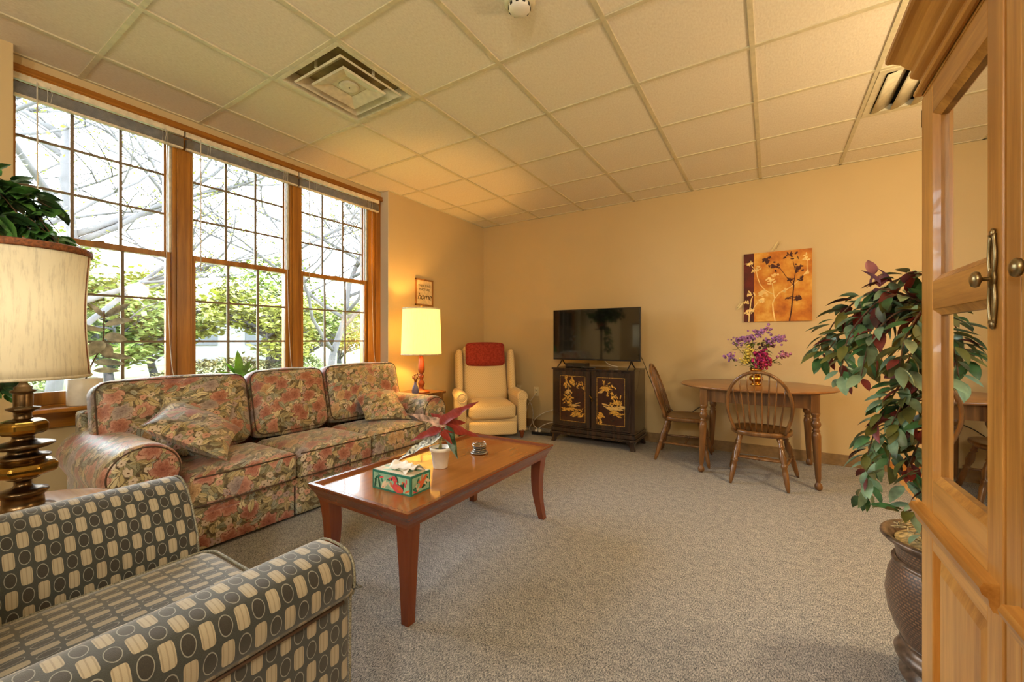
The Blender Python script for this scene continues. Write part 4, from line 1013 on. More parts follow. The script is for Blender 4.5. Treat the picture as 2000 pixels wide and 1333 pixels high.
# ------------------------------------------------------------------ far end table, lit lamp, vase, framed sign
fx, fy = .06, 1.80
e2 = thing('end_table', 'square dark wooden end table in the corner beyond the sofa', 'table', (fx, fy, 0))
b = B(); b.box(-.26, .11, -.225, .26, .55, .575); obj('tabletop', b, m_dine, e2, bevel=.004)
b = B(); b.box(-.23, .09, -.2, .23, .47, .55); obj('apron', b, m_dine, e2)
for x in (-.22, .08):
    for y in (-.19, .22): b = B(); b.hexa(rect(x - .015, x + .015, y - .015, y + .015, 0), rect(x - .02, x + .02, y - .02, y + .02, .47)); obj('leg', b, m_dine, e2)
l2 = thing('table_lamp', 'lit table lamp with turned wooden stem and glowing cream shade in the corner', 'lamp', (fx, fy, .575))
b = B(); b.lathe([(.085, 0), (.09, .008), (.08, .018), (.04, .03), (.022, .045), (.026, .07), (.034, .09), (.034, .11), (.02, .125), (.016, .14), (.024, .16), (.028, .175), (.018, .19), (.017, .20), (.030, .215), (.034, .24), (.031, .30), (.024, .35), (.02, .38), (.026, .385), (.014, .395), (.01, .45), (.01, .66)], 28); obj('stem', b, wood('turned_orange_wood', (120, 52, 22), (170, 84, 36), .3, 2, 20), l2)
b = B(); shade(b, .205, .190, .972 - .575, 1.445 - .575, (0, 0), 56, .0); s2 = obj('lamp_shade', b, m_shade_lit, l2, solid=.0015)
m_ivt = plain('ivory_shade_trim', (236, 222, 190), .6)
b = B(); b.lathe([(.192, 1.437 - .575), (.194, 1.45 - .575)], 56, caps=False); obj('trim_band', b, m_ivt, s2, solid=.002)
b = B(); b.lathe([(.207, .968 - .575), (.207, .98 - .575)], 56, caps=False); obj('trim_band', b, m_ivt, s2, solid=.002)
b = B(); b.ball((0, 0, .70), .03, .03, .042, 12)
m_bulb = NT('bulb_glow'); m_bulb.b.inputs['Emission Color'].default_value = (1, .72, .36, 1); m_bulb.b.inputs['Emission Strength'].default_value = 6; obj('bulb', b, m_bulb.fin((255, 230, 190), .5), l2)
b = B()
for a in (0, 2.1, 4.2): b.tube([(0, 0, .855), (.188 * cos(a), .188 * sin(a), .855)], .002, 6)
b.lathe([(.008, .64), (.008, .90), (.012, .905), (.004, .915)], 12); obj('spider', b, m_brassdark, l2)
lamp('corner_lamp_bulb', 'POINT', (fx, fy, 1.22), 27, (1.0, .50, .11), .05)
vz = thing('bud_vase', 'small blue-grey vase of dried twigs beside the lit lamp', 'vase', (.115, 1.66, .575))
b = B(); b.lathe([(.02, 0), (.033, .015), (.036, .04), (.028, .075), (.014, .10), (.012, .118), (.017, .125), (.013, .124), (.01, .115)], 24); obj('body', b, plain('blue_grey_glaze', (104, 104, 140), .3), vz)
b = B(); rr = random.Random(4)
for k in range(14):
    a = rr.uniform(0, 2 * pi); e = Vector((.055 * cos(a) * rr.uniform(.3, 1), .055 * sin(a) * rr.uniform(.3, 1), .125 + rr.uniform(.03, .085))); b.tube([(0, 0, .10), tuple(e * .55 + Vector((0, 0, .06))), tuple(e)], .002, 5); b.ball(tuple(e), .007, seg=6)
obj('dried_twigs', b, plain('dried_brown_twig', (120, 70, 44), .8), vz)
sg = thing('framed_sign', 'small tan framed sign reading THERE IS NO PLACE LIKE home above the corner lamp', 'sign', (XL, 2.17, 1.665))
m_fr = wood('pine_sign_frame', (132, 86, 40), (170, 118, 62), .5, 2, 30); sy0, sy1, sz0, sz1 = 2.03, 2.312, 1.515, 1.822
b = B()
b.box(XL, XL + .022, sy0, sy0 + .018, sz0, sz1); b.box(XL, XL + .022, sy1 - .018, sy1, sz0, sz1); b.box(XL, XL + .022, sy0, sy1, sz0, sz0 + .018); b.box(XL, XL + .022, sy0, sy1, sz1 - .018, sz1)
obj('frame', b, m_fr, sg, world=True, bevel=.002)
b = B(); b.box(XL, XL + .012, sy0 + .018, sy1 - .018, sz0 + .018, sz1 - .018); obj('panel', b, plain('cream_sign_panel', (232, 208, 160), .7), sg, world=True)
def text(s_, size, loc, rot, mat, parent, name, shear=0.0, ext=.0006, spacing=1.0):
    cu = bpy.data.curves.new('lettering', 'FONT'); cu.body = s_; cu.size = size; cu.align_x = 'CENTER'; cu.align_y = 'CENTER'; cu.extrude = ext; cu.shear = shear; cu.space_character = spacing
    to = bpy.data.objects.new('lettering_curve', cu); COL.objects.link(to); bpy.context.view_layer.update()
    me = bpy.data.meshes.new_from_object(to.evaluated_get(bpy.context.evaluated_depsgraph_get())); bpy.data.objects.remove(to); bpy.data.curves.remove(cu)
    me.materials.clear(); me.materials.append(mat); o = bpy.data.objects.new(name, me); COL.objects.link(o); o.parent = parent
    o.location = Vector(loc) - parent.location; o.rotation_euler = rot; return o
m_ink = plain('brown_ink', (84, 60, 30), .8)
rt_ = (radians(90), 0, radians(90))
text('THERE IS NO', .034, (XL + .0135, 2.172, 1.745), rt_, m_ink, sg, 'lettering'); text('PLACE LIKE', .034, (XL + .0135, 2.172, 1.702), rt_, m_ink, sg, 'lettering'); text('home', .105, (XL + .0135, 2.172, 1.62), rt_, m_ink, sg, 'lettering', .35, spacing=.9)

# ------------------------------------------------------------------ wing recliner
rc = thing('recliner', 'cream upholstered wing recliner with rolled arms in the far corner', 'recliner', (.235, 2.735, 0), radians(45))
b = B(); b.puff(.27, .29, .085, .05, (0, .02, .03), 12, T=Tm((0, -.09, .315))); o = obj('seat_cushion', b, m_recl, rc)
b = B(); b.puff(.268, .04, .075, .025, (0, .01, 0), 10, T=Tm((0, -.375, .135))); obj('footrest', b, m_recl, rc)
b = B(); b.puff(.275, .075, .345, .055, (0, .03, .02), 14, T=Tm((0, .23, .70), 0, radians(-14))); obj('backrest', b, m_recl, rc)
b = B(); b.box(-.30, .30, -.32, .26, .10, .26); obj('base', b, m_recl, rc, bevel=.02)
for s_ in (-1, 1):
    prof = arc(s_ * .345, .475, .068, -.6, pi + .6, 14) + [(s_ * .345 - .052, .40), (s_ * .345 - .05, .09), (s_ * .345 + .05, .09), (s_ * .345 + .052, .40)]
    b = B(); b.sweep(prof, 1, -.36, .16, .02, steps=4, inner=6); a = obj('arm', b, m_recl, rc)
    b = B(); b.tube([(x, -.362, z) for x, z in arc(s_ * .345, .475, .05, 0, 2 * pi, 20)], .004, 6); b.ball((s_ * .345, -.355, .475), .045, .012, .045, 12); obj('scroll_panel', b, m_recl, a)
    T = Tm((s_ * .325, .185, .73), 0, radians(-13), 0)
    b = B(); b.puff(.038, .105, .265, .035, (.008, 0, .0), 10, T=T); obj('wing', b, m_recl, rc)
    b = B(); b.lathe([(.012, 0), (.018, .015), (.02, .03), (.034, .075), (.036, .10)], 14, (s_ * .345, -.325, 0)); obj('leg', b, m_cherry, rc)
    b = B(); b.lathe([(.02, 0), (.03, .10)], 10, (s_ * .30, .25, 0)); obj('leg', b, m_cherry, rc)
cm = Matrix.Translation((.235, 2.735, 0)) @ Matrix.Rotation(radians(45), 4, 'Z')
th = thing('throw_cushion', 'brick red chenille pillow draped over the top of the cream recliner', 'cushion', (.235, 2.735, .95))
b = B(); b.puff(.245, .045, .14, .04, (0, .02, .012), 12, T=cm @ Tm((.0, .175, .945), 0, radians(-12))); obj('pillow_cover', b, m_red, th, world=True)
b = B(); pts = [cm @ Tm((.0, .175, .945), 0, radians(-12)) @ Vector((x, -.03, z)) for x, z in ((-.21, -.12), (.21, -.12))]; b.tube(spline(pts, 6), .006, 6); obj('hem_seam', b, m_red, th, world=True)

# ------------------------------------------------------------------ TV cabinet, TV
tc = thing('tv_cabinet', 'ebony lacquer two-door cabinet with gold landscape inlay under the television', 'cabinet', (1.52, 3.02, 0))
cx0, cx1, cy0, cy1 = 1.065, 1.975, 2.81, 3.24
b = B(); b.box(cx0, cx1, cy0 + .02, cy1, .135, .80); b.box(cx0 - .006, cx1 + .006, cy0 - .004, cy1 + .004, .80, .815); obj('body', b, m_ebony, tc, world=True, bevel=.004)
b = B(); b.box(cx0 - .01, cx1 + .01, cy0 - .008, cy1 + .008, .115, .16); b.box(cx0 - .02, cx1 + .02, cy0 - .018, cy1 + .018, .085, .115); b.box(cx0 - .004, cx1 + .004, cy0 + .002, cy1, .16, .178); obj('base_moulding', b, m_ebony, tc, world=True, bevel=.008)
for x in (cx0 - .012, cx1 + .012):
    for y in (cy0 - .01, cy1 + .01):
        dx = 1 if x < 1.5 else -1; dy = 1 if y < 3 else -1
        b = B(); rings = []
        for i in range(7):
            t_ = i / 6; z = .10 * (1 - t_); w = .10 - .055 * min(1, t_ * 1.6); o_ = .010 * sin(pi * t_) + .002 * t_
            rings.append(rect(min(x + dx * o_, x + dx * (o_ + w)), max(x + dx * o_, x + dx * (o_ + w)), min(y + dy * o_, y + dy * (o_ + w)), max(y + dy * o_, y + dy * (o_ + w)), z))
        vs = [p for r in rings for p in r]; b.add(vs, [(i * 4 + k, i * 4 + (k + 1) % 4, i * 4 + 4 + (k + 1) % 4, i * 4 + 4 + k) for i in range(6) for k in range(4)] + [(0, 1, 2, 3), (24, 25, 26, 27)], 0, False); obj('leg', b, m_ebony, tc, world=True, bevel=.004)
rr = random.Random(12)
for q, (a, c) in enumerate(((cx0 + .035, 1.515), (1.525, cx1 - .035))):
    yf = cy0 + .004
    b = B(); b.box(a, c, yf, yf + .016, .185, .785, 0)
    b.box(a, a + .055, yf - .008, yf, .185, .785); b.box(c - .055, c, yf - .008, yf, .185, .785); b.box(a + .055, c - .055, yf - .008, yf, .185, .235); b.box(a + .055, c - .055, yf - .008, yf, .735, .785)
    b.box(a + .0, c, yf - .014, yf, .185, .20)
    dr = obj('door', b, m_ebony, tc, world=True, bevel=.003)
    pw = c - a - .11; ph = .50
    b = B(); b.plane((a + .055, yf, .235), (1, 0, 0), (0, 0, 1), (0, -1, 0)); b.poly([(0, 0), (pw, 0), (pw, ph), (0, ph)], 0, 0)
    for r_ in ([(.006, .006), (pw - .006, .006)], [(pw - .006, .006), (pw - .006, ph - .006)], [(pw - .006, ph - .006), (.006, ph - .006)], [(.006, ph - .006), (.006, .006)]): b.line(r_, .0045, 1)
    s_ = pw / .32
    def clump(x, y, n, rx, ry, l0, l1, m, wd=.35, ang=None):
        for k in range(n):
            A = rr.uniform(0, pi) if ang is None else ang + rr.gauss(0, .25)
            L = rr.uniform(l0, l1); b.ell((.16 + (x + rr.gauss(0, rx) - .16) * 1.12) * s_, .26 + (y + rr.gauss(0, ry) - .26) * 1.08, L * 1.2, L * wd * 1.2, A, m, 8)
    if q == 0:
        clump(.085, .40, 14, .012, .035, .012, .026, 1, .35, 1.4); clump(.16, .40, 14, .018, .025, .012, .024, 1, .4, 2.2); clump(.245, .385, 10, .016, .018, .010, .02, 1); clump(.11, .315, 9, .03, .012, .01, .02, 2)
        b.line([(.09 * s_, .44), (.12 * s_, .38), (.11 * s_, .32), (.14 * s_, .29)], .008, 2); clump(.11, .24, 22, .028, .03, .01, .022, 1); clump(.19, .19, 10, .03, .008, .02, .035, 2, .16, 0); clump(.12, .145, 14, .035, .012, .02, .04, 1, .18, -.15); clump(.20, .10, 14, .04, .014, .015, .035, 1, .25, .2); clump(.25, .13, 8, .015, .02, .01, .02, 1)
    else:
        clump(.085, .43, 7, .008, .012, .008, .014, 1); clump(.11, .37, 18, .03, .012, .01, .022, 1, .4, .3); clump(.17, .385, 8, .018, .015, .01, .018, 1); clump(.06, .34, 6, .01, .008, .01, .016, 2)
        clump(.18, .28, 20, .025, .03, .01, .022, 1); clump(.23, .24, 16, .03, .02, .012, .025, 1); clump(.26, .26, 8, .015, .02, .01, .02, 1, .3, 1.0); clump(.19, .19, 16, .05, .012, .02, .04, 2, .2, -.25); clump(.21, .145, 14, .04, .012, .015, .035, 1, .25, 0); clump(.06, .09, 16, .016, .03, .01, .024, 1, .35, 2.2)
    obj('inlaid_panel', b, [m_lacq, m_gold, m_goldpale], dr, world=True)
    if q == 1:
        b = B(); b.box(a + .006, a + .020, yf - .02, yf - .008, .47, .49); b.tube([(a - .012, yf - .022, .535), (a + .022, yf - .022, .49)], .008, 8); obj('latch', b, m_brass, dr, world=True)
tv = thing('television', 'black flat screen television standing on the ebony cabinet', 'television', (1.5, 2.97, .815))
b = B(); b.box(1.003, 1.997, 2.965, 2.995, .898, 1.464); b.box(1.15, 1.85, 2.995, 3.03, .93, 1.25); obj('case', b, m_black, tv, world=True, bevel=.003)
b = B(); b.box(1.011, 1.989, 2.9625, 2.965, .914, 1.457); obj('screen', b, m_screen, tv, world=True)
b = B(); b.box(1.49, 1.53, 2.961, 2.9625, .902, .906); obj('badge', b, m_ste, tv, world=True)
for x in (1.11, 1.90):
    for s_ in (-1, 1):
        b = B(); b.tube([(x, 2.98, .905), (x + s_ * .0, 2.98 + s_ * .05, .86), (x + s_ * .012, 2.98 + s_ * .10, .819)], [.008, .007, .006], 8); obj('foot', b, m_black, tv, world=True)
sb = thing('set_top_box', 'slim black set top box under the television', 'box', (1.27, 2.98, .815))
b = B(); b.box(1.17, 1.40, 2.93, 3.08, .819, .862); obj('case', b, m_black, sb, world=True, bevel=.003)
b = B(); b.box(1.20, 1.26, 2.9285, 2.93, .835, .846); obj('display', b, m_screen, sb, world=True)
for x in (1.19, 1.38): b = B(); b.lathe([(.008, 0), (.008, .004)], 10, (x, 2.95, .815)); obj('rubber_foot', b, m_black, sb, world=True)
rm = thing('remote_control', 'black remote control lying in front of the set top box', 'remote', (1.47, 2.86, .815), 0)
b = B(); b.puff(.075, .021, .008, .007, (0, 0, 0), 6, T=Tm((1.47, 2.865, .824), radians(8)), uv=False); obj('body', b, m_black, rm, world=True)
b = B()
for k in range(8): b.lathe([(.004, 0), (.004, .0015)], 8, (1.41 + .016 * k, 2.857 + .0022 * k, .8318)); b.lathe([(.004, 0), (.004, .0015)], 8, (1.41 + .016 * k, 2.872 + .0022 * k, .8318))
obj('buttons', b, plain('grey_button', (110, 110, 110), .5), rm, world=True)
b = B(); b.tube(spline([(1.55, 3.035, .95), (1.62, 3.06, .86), (1.72, 3.08, .83), (1.70, 3.12, .823), (1.6, 3.15, .823)], 6), .004, 6); o = obj('cable', b, m_cord); tag(o, 'white cable looping behind the television onto the cabinet top', 'cable')
b = B(); b.tube(spline([(1.96, 3.03, 1.0), (2.0, 3.12, .86), (2.03, 3.2, .72), (2.08, 3.28, .56), (2.2, 3.31, .40), (2.36, 3.32, .33), (2.5, 3.33, .42), (2.56, 3.335, .45)], 6), .0035, 6); o = obj('cable', b, m_black); tag(o, 'black cable hanging from the television down behind the side chair', 'cable')

# outlets and cords
def outlet(label, x, z, y=YB, half=False):
    t = thing('wall_outlet', label, 'outlet', (x, y, z)); b = B(); b.box(-.035, .035, -.006, 0, -.058, .058); obj('cover_plate', b, m_ivory, t, bevel=.002)
    for dz in (-.022, .022):
        b = B(); b.lathe([(.014, .0), (.014, .003)], 16, T=Tm((0, -.006, dz), 0, radians(90))); o = obj('receptacle', b, m_ivory, t)
        b = B(); b.box(-.007, -.005, -.0096, -.0088, dz - .005, dz + .005); b.box(.005, .007, -.0096, -.0088, dz - .005, dz + .005); obj('slots', b, m_black, o)
outlet('ivory wall outlet between the recliner and the ebony cabinet', .571, .459); outlet('ivory wall outlet partly behind the arm of the recliner', .31, .47); outlet('ivory wall outlet behind the oval dining table leg', 2.60, .46)
def cord(label, pts, r, m, grp='white cords on the floor beside the ebony cabinet'):
    b = B(); b.tube(spline(pts, 7), r, 6); o = obj('cable', b, m); tag(o, label, 'cord', grp)
cord('white cord from the outlet nearer the cabinet down to the floor', [(.571, 3.335, .437), (.56, 3.30, .40), (.50, 3.27, .30), (.475, 3.24, .18), (.48, 3.2, .05), (.50, 3.16, .012)], .004, m_cord)
cord('white cord from the outlet behind the recliner arm to the floor', [(.33, 3.335, .45), (.40, 3.28, .46), (.50, 3.25, .38), (.575, 3.24, .25), (.585, 3.22, .10), (.58, 3.14, .012), (.66, 3.07, .012)], .004, m_cord)
cord('white cord arching from the power strip up behind the cabinet', [(.77, 3.02, .05), (.66, 3.10, .10), (.68, 3.18, .17), (.80, 3.22, .24), (1.0, 3.29, .30), (1.2, 3.30, .3)], .004, m_cord)
cord('white cord lying from the power strip into the gap behind the cabinet', [(.785, 3.0, .05), (.80, 3.08, .09), (.88, 3.18, .12), (1.0, 3.27, .12), (1.1, 3.30, .1)], .004, m_cord)
ps_ = thing('power_strip', 'dark power strip on the carpet beside the ebony cabinet', 'power strip', (.85, 2.99, 0), radians(10))
b = B(); b.box(-.13, .13, -.025, .025, 0, .035); obj('housing', b, m_black, ps_, bevel=.004)
b = B(); b.box(-.09, -.06, -.015, .015, .035, .06); b.box(-.05, -.02, -.015, .015, .035, .06); obj('plugs', b, m_cord, ps_, bevel=.003)
pb = thing('power_adapter', 'white power adapter on the carpet behind the recliner leg', 'adapter', (.52, 3.09, 0), radians(20)); b = B(); b.box(-.06, .06, -.025, .025, 0, .03); obj('housing', b, m_cord, pb, bevel=.004)

# ------------------------------------------------------------------ dining table, chairs
TX, TY, TZ = 3.01, 2.82, .735
dt = thing('dining_table', 'oval brown wooden dining table with turned legs against the back wall', 'table', (TX, TY, 0))
b = B(); b.lathe([(.96, TZ - .022), (.985, TZ - .018), (1.0, TZ - .008), (.995, TZ - .002), (.98, TZ)], 72, sx=.592, sy=.50); obj('tabletop', b, m_dinetop, dt)
b = B(); ax0, ax1, ay0, ay1 = -.355, .395, -.30, .38
for y in (ay0, ay1): b.box(ax0, ax1, y - .01, y + .01, .60, .713)
for x in (ax0, ax1): b.box(x - .01, x + .01, ay0, ay1, .60, .713)
obj('apron', b, m_dine, dt, bevel=.002)
legp = [(.014, 0), (.024, .010), (.027, .028), (.022, .045), (.014, .055), (.014, .062), (.019, .085), (.028, .33), (.031, .40), (.026, .425), (.020, .432), (.028, .442), (.020, .452), (.020, .46), (.030, .475), (.033, .49), (.030, .505), (.022, .515), (.027, .525), (.022, .535), (.022, .545), (.030, .56), (.032, .575)]
for x, y in ((-.36, -.31), (.405, -.31), (.395, .385), (-.36, .385)):
    b = B(); dx = .02 if x > 0 else -.02; dy = .015 if y > 0 else -.015
    sh_ = Matrix(((1, 0, -dx / .6, x + dx), (0, 1, -dy / .6, y + dy), (0, 0, 1, 0), (0, 0, 0, 1)))
    b.lathe(legp, 20, T=sh_); b.box(x - .028, x + .028, y - .028, y + .028, .575, .713); obj('leg', b, m_dine, dt)
def windsor(label, loc, rz):
    t = thing('windsor_chair', label, 'chair', loc, rz, 'hoop-back Windsor chairs at the oval table')
    b = B(); vs = []; n = 40; sec = [(.90, .372), (.985, .382), (1.0, .398), (.985, .410), (.93, .414), (.80, .408), (.5, .400), (.05, .398)]
    for f, z in sec:
        for k in range(n):
            a = 2 * pi * k / n; e = 2 / 2.6; cx_ = math.copysign(abs(cos(a)) ** e, cos(a)); sy_2 = math.copysign(abs(sin(a)) ** e, sin(a))
            vs.append((.215 * f * cx_ * (1 + .04 * sy_2), .205 * f * sy_2, z))
    fs = [(i * n + k, i * n + (k + 1) % n, (i + 1) * n + (k + 1) % n, (i + 1) * n + k) for i in range(len(sec) - 1) for k in range(n)] + [tuple(range(n)), tuple((len(sec) - 1) * n + k for k in range(n))]
    b.add(vs, fs); obj('seat', b, m_dine, t)
    def hoop(u):   # u 0..1 around the bow
        a = pi * u; x = .215 * cos(a) * (1.0 if True else 1); z = .62 + .26 * sin(a)
        return x, z
    pts = []
    for i in range(8): f = i / 8; pts.append((.165 + .05 * sin(f * pi / 2), 0, .405 + f * .215))
    top = [(.215 * cos(pi * i / 20), 0, .62 + .262 * sin(pi * i / 20)) for i in range(21)]
    pts = pts + top + [(-p[0], 0, p[2]) for p in pts[::-1]]
    lean = lambda z: -.155 - (z - .40) * .33
    b = B(); b.tube([(p[0], lean(p[2]), p[2]) for p in pts], .0125, 10); obj('bow', b, m_dine, t)
    for k in range(8):
        f = (k - 3.5) / 3.5; xt = f * .175; zt = .62 + .262 * sqrt(max(0, 1 - (xt / .215) ** 2)); xb = f * .13; yb = -.175 + .03 * abs(f)
        P0 = Vector((xb, yb, .405)); P1 = Vector((xt, lean(zt), zt)); rs = [.0048, .0058, .009, .0078, .0055, .005, .0048]; fr = [0, .15, .28, .36, .5, .75, 1]
        b = B(); b.tube([P0.lerp(P1, q) for q in fr], rs, 8); obj('spindle', b, m_dine, t)
    lg = [(.009, 0), (.015, .03), (.021, .13), (.017, .165), (.024, .175), (.017, .185), (.016, .19), (.026, .235), (.019, .285), (.014, .30), (.022, .31), (.015, .32), (.018, .345), (.022, .38)]
    feet = [(-.19, -.245), (.19, -.245), (.245, .215), (-.245, .215)]; tops = [(-.13, -.14), (.13, -.14), (.145, .135), (-.145, .135)]
    for (fx_, fy_), (tx_, ty_) in zip(feet, tops):
        P0 = Vector((fx_, fy_, 0)); P1 = Vector((tx_, ty_, .38)); b = B(); b.tube([P0.lerp(P1, z / .38) for r, z in lg], [r for r, z in lg], 12); obj('leg', b, m_dine, t)
    def at(i, z): P0 = Vector(feet[i] + (0,)); P1 = Vector(tops[i] + (.38,)); return P0.lerp(P1, z / .38)
    def stret(A, Bp):
        fr = [0, .12, .3, .42, .46, .5, .54, .58, .7, .88, 1]; rs = [.007, .009, .011, .013, .009, .014, .009, .013, .011, .009, .007]
        b = B(); b.tube([A.lerp(Bp, q) for q in fr], rs, 10); obj('stretcher', b, m_dine, t)
    stret(at(0, .165), at(3, .165)); stret(at(1, .165), at(2, .165)); stret(at(0, .165).lerp(at(3, .165), .55), at(1, .165).lerp(at(2, .165), .55)); stret(at(0, .205), at(1, .205))
    return t
windsor('brown hoop-back Windsor chair pushed in at the front of the oval table', (3.065, 2.555, 0), radians(-3))
windsor('brown hoop-back Windsor chair at the left end of the oval table, seen side on', (2.445, 2.865, 0), radians(-86))
# flowers in a gold vase
vs_ = thing('flower_vase', 'gold vase of purple and magenta flowers on the oval table', 'vase', (3.025, 2.80, TZ))
b = B(); b.lathe([(.045, 0), (.048, .006), (.03, .015), (.028, .025), (.05, .04), (.055, .055), (.05, .072), (.03, .085), (.028, .095), (.045, .125), (.052, .14), (.048, .14), (.035, .11)], 28); obj('vase', b, m_goldvase, vs_)
rr = random.Random(6); bst = B(); blv = B(False)
def spray(c, d, L, n, m, nm, rad=.022, bs_=.011):
    c = Vector(c); d = Vector(d).normalized(); b = B()
    for k in range(n):
        f = rr.random(); p = c + d * (L * f) + Vector((rr.gauss(0, 1), rr.gauss(0, 1), rr.gauss(0, 1))) * rad * (1.1 - .5 * f); b.ball(tuple(p), bs_ * rr.uniform(.6, 1.2), seg=6)
    obj(nm, b, m, vs_)
    bst.tube(bez((0, 0, .10), (0, 0, .2), tuple(c * .7), tuple(c), 8), .0025, 5)
    for k in range(4):
        p = c * rr.uniform(.7, .98); a = rr.uniform(0, 2 * pi); blv.leaf(p, (cos(a), sin(a) * .5, rr.uniform(-.3, .6)), (0, 0, 1), .055, .025, .3)
spray((-.03, 0, .42), (.9, -.1, .5), .13, 60, m_purple, 'lilac_spray'); spray((-.17, -.02, .37), (1, 0, .25), .13, 60, m_purple, 'lilac_spray'); spray((.09, 0, .37), (1, -.05, .3), .12, 55, m_purple, 'lilac_spray'); spray((.06, .03, .33), (1, 0, .1), .05, 25, plain('dusty_mauve_blossom', (120, 84, 90), .7, var=.3, sc=50), 'lilac_spray')
spray((-.195, 0, .23), (.3, 0, 1), .03, 26, m_purple, 'lilac_spray', .018); spray((.17, 0, .25), (.7, 0, .3), .06, 26, plain('pale_mauve_blossom', (164, 104, 132), .7, var=.3, sc=50), 'lilac_spray', .018)
spray((-.06, -.02, .25), (.2, 0, .8), .05, 60, m_yellow, 'yellow_bloom', .026); spray((-.08, -.03, .20), (.1, 0, .3), .03, 34, m_yellow, 'yellow_bloom', .02)
spray((.03, -.04, .23), (.3, 0, .2), .03, 120, m_magenta, 'peony_bloom', .034, .013); spray((.05, -.05, .175), (0, 0, 1), .03, 44, plain('rose_pink_blossom', (160, 44, 66), .7, var=.3, sc=50), 'peony_bloom', .024)
for k in range(46):
    a = rr.uniform(0, 2 * pi); r_ = rr.uniform(.02, .10); blv.leaf((r_ * cos(a), r_ * sin(a) * .5, rr.uniform(.16, .38)), (cos(a), sin(a) * .6, rr.uniform(-.2, .8)), (0, 0, 1), .06, .024, .3)
obj('stems', bst, m_greenflower, vs_); obj('leaves', blv, m_greenflower, vs_)

# painting
pt = thing('canvas_painting', 'square ochre canvas of pale and dark flower silhouettes above the oval table', 'painting', (3.18, YB, 1.63))
pw, ph = .545, .665; b = B()
px0, pz0 = 2.908, 1.300; yf = YB - .022
b.box(px0, px0 + pw, yf, YB, pz0, pz0 + ph, 0)
def mk_ochre():
    k = NT('ochre_canvas'); v = k.coord(); n = k.noise(v, 5, 5, .6)
    return k.fin(k.ramp(n, [(.3, (150, 76, 16)), (.45, (196, 118, 30)), (.55, (212, 150, 54)), (.66, (226, 178, 84)), (.75, (176, 98, 24))]), .7)
mo = [mk_ochre(), plain('maroon_paint', (86, 22, 8), .7, var=.25, sc=12), plain('cream_paint', (236, 206, 132), .7), plain('umber_paint', (70, 26, 14), .7), plain('ochre_pale_paint', (232, 196, 120), .7), plain('canvas_edge_brown', (150, 84, 30), .7)]  # last colour is a plain brown, not used in the picture
b.plane((px0, yf, pz0), (1, 0, 0), (0, 0, 1), (0, -1, 0))
def Q(x, y): return ((x - 232) / 868 * pw, (1185 - y) / 900 * ph)    # crop grid of the artwork
b.poly([Q(232, 1185), Q(368, 1185), Q(368, 285), Q(232, 285)], 1)
def st(pts, w, m): b.line([Q(*p) for p in pts], w, m)
def bl(x, y, n, r, m, seed, s0=.008, s1=.02):
    q = random.Random(seed); X, Y = Q(x, y)
    for k in range(n): a = q.uniform(0, 2 * pi); d = q.uniform(0, r); b.ell(X + d * cos(a), Y + d * sin(a) * .8, q.uniform(s0, s1), q.uniform(s0 * .4, s1 * .45), q.uniform(0, pi), m, 9)
st([(645, 1185), (620, 1050), (612, 950), (640, 890), (625, 830), (615, 740), (610, 690)], .012, 2); st([(640, 890), (700, 820), (780, 790), (860, 740), (960, 660), (1040, 560), (1040, 430)], .008, 2); st([(612, 830), (520, 780), (450, 700), (415, 600), (400, 520), (330, 440)], .008, 2)
st([(300, 1185), (310, 1050), (330, 900), (350, 850)], .012, 2); st([(330, 1080), (380, 980), (430, 920)], .008, 2); st([(300, 1100), (260, 1050)], .007, 2)
bl(300, 420, 9, .03, 2, 1); bl(410, 490, 9, .03, 4, 2); bl(350, 520, 6, .02, 4, 3); bl(590, 660, 16, .04, 2, 4); bl(640, 580, 9, .03, 4, 5); bl(1040, 390, 10, .045, 2, 6); bl(1040, 590, 9, .03, 2, 7); bl(770, 800, 7, .025, 4, 8); bl(500, 815, 8, .04, 4, 9, .015, .03); bl(470, 900, 16, .045, 2, 10); bl(320, 830, 9, .035, 2, 11); bl(270, 930, 9, .03, 2, 12); bl(280, 1060, 9, .03, 2, 13); bl(340, 1040, 7, .02, 2, 14)
st([(825, 1185), (850, 1050), (865, 880), (880, 740), (875, 680)], .011, 3); st([(880, 740), (800, 640), (710, 510)], .006, 3); st([(880, 700), (900, 560), (870, 430)], .006, 3); st([(870, 870), (780, 900)], .008, 3); st([(865, 880), (940, 900)], .006, 3)
bl(530, 390, 16, .045, 3, 21, .01, .024); bl(640, 480, 18, .055, 3, 22); bl(850, 360, 14, .06, 3, 23); bl(930, 520, 18, .05, 3, 24); bl(850, 665, 9, .03, 3, 25); bl(965, 650, 8, .025, 3, 26); bl(925, 900, 10, .025, 3, 27, .015, .028); bl(810, 895, 6, .02, 3, 28)
obj('canvas', b, mo, pt, world=True)
ds = thing('dried_stalk', 'pale dried stalk tucked diagonally behind the canvas painting', 'dried stalk', (3.1, YB, 1.7))
b = B(); b.tube([(2.845, YB - .012, 1.43), (2.91, YB - .012, 1.52), (3.05, YB - .012, 1.80), (3.18, YB - .012, 2.0), (3.215, YB - .012, 2.06)], [.003, .004, .003, .003, .001], 6); obj('stem', b, m_moss, ds, world=True)
b = B(False); b.leaf((2.90, YB - .014, 1.50), (-.55, 0, -.75), (0, -1, 0), .10, .032, .02, .1); b.leaf((3.13, YB - .014, 1.96), (.5, 0, .85), (0, -1, 0), .12, .012, .02, .1); obj('tip', b, plain('pale_straw', (222, 206, 150), .8), ds, world=True)

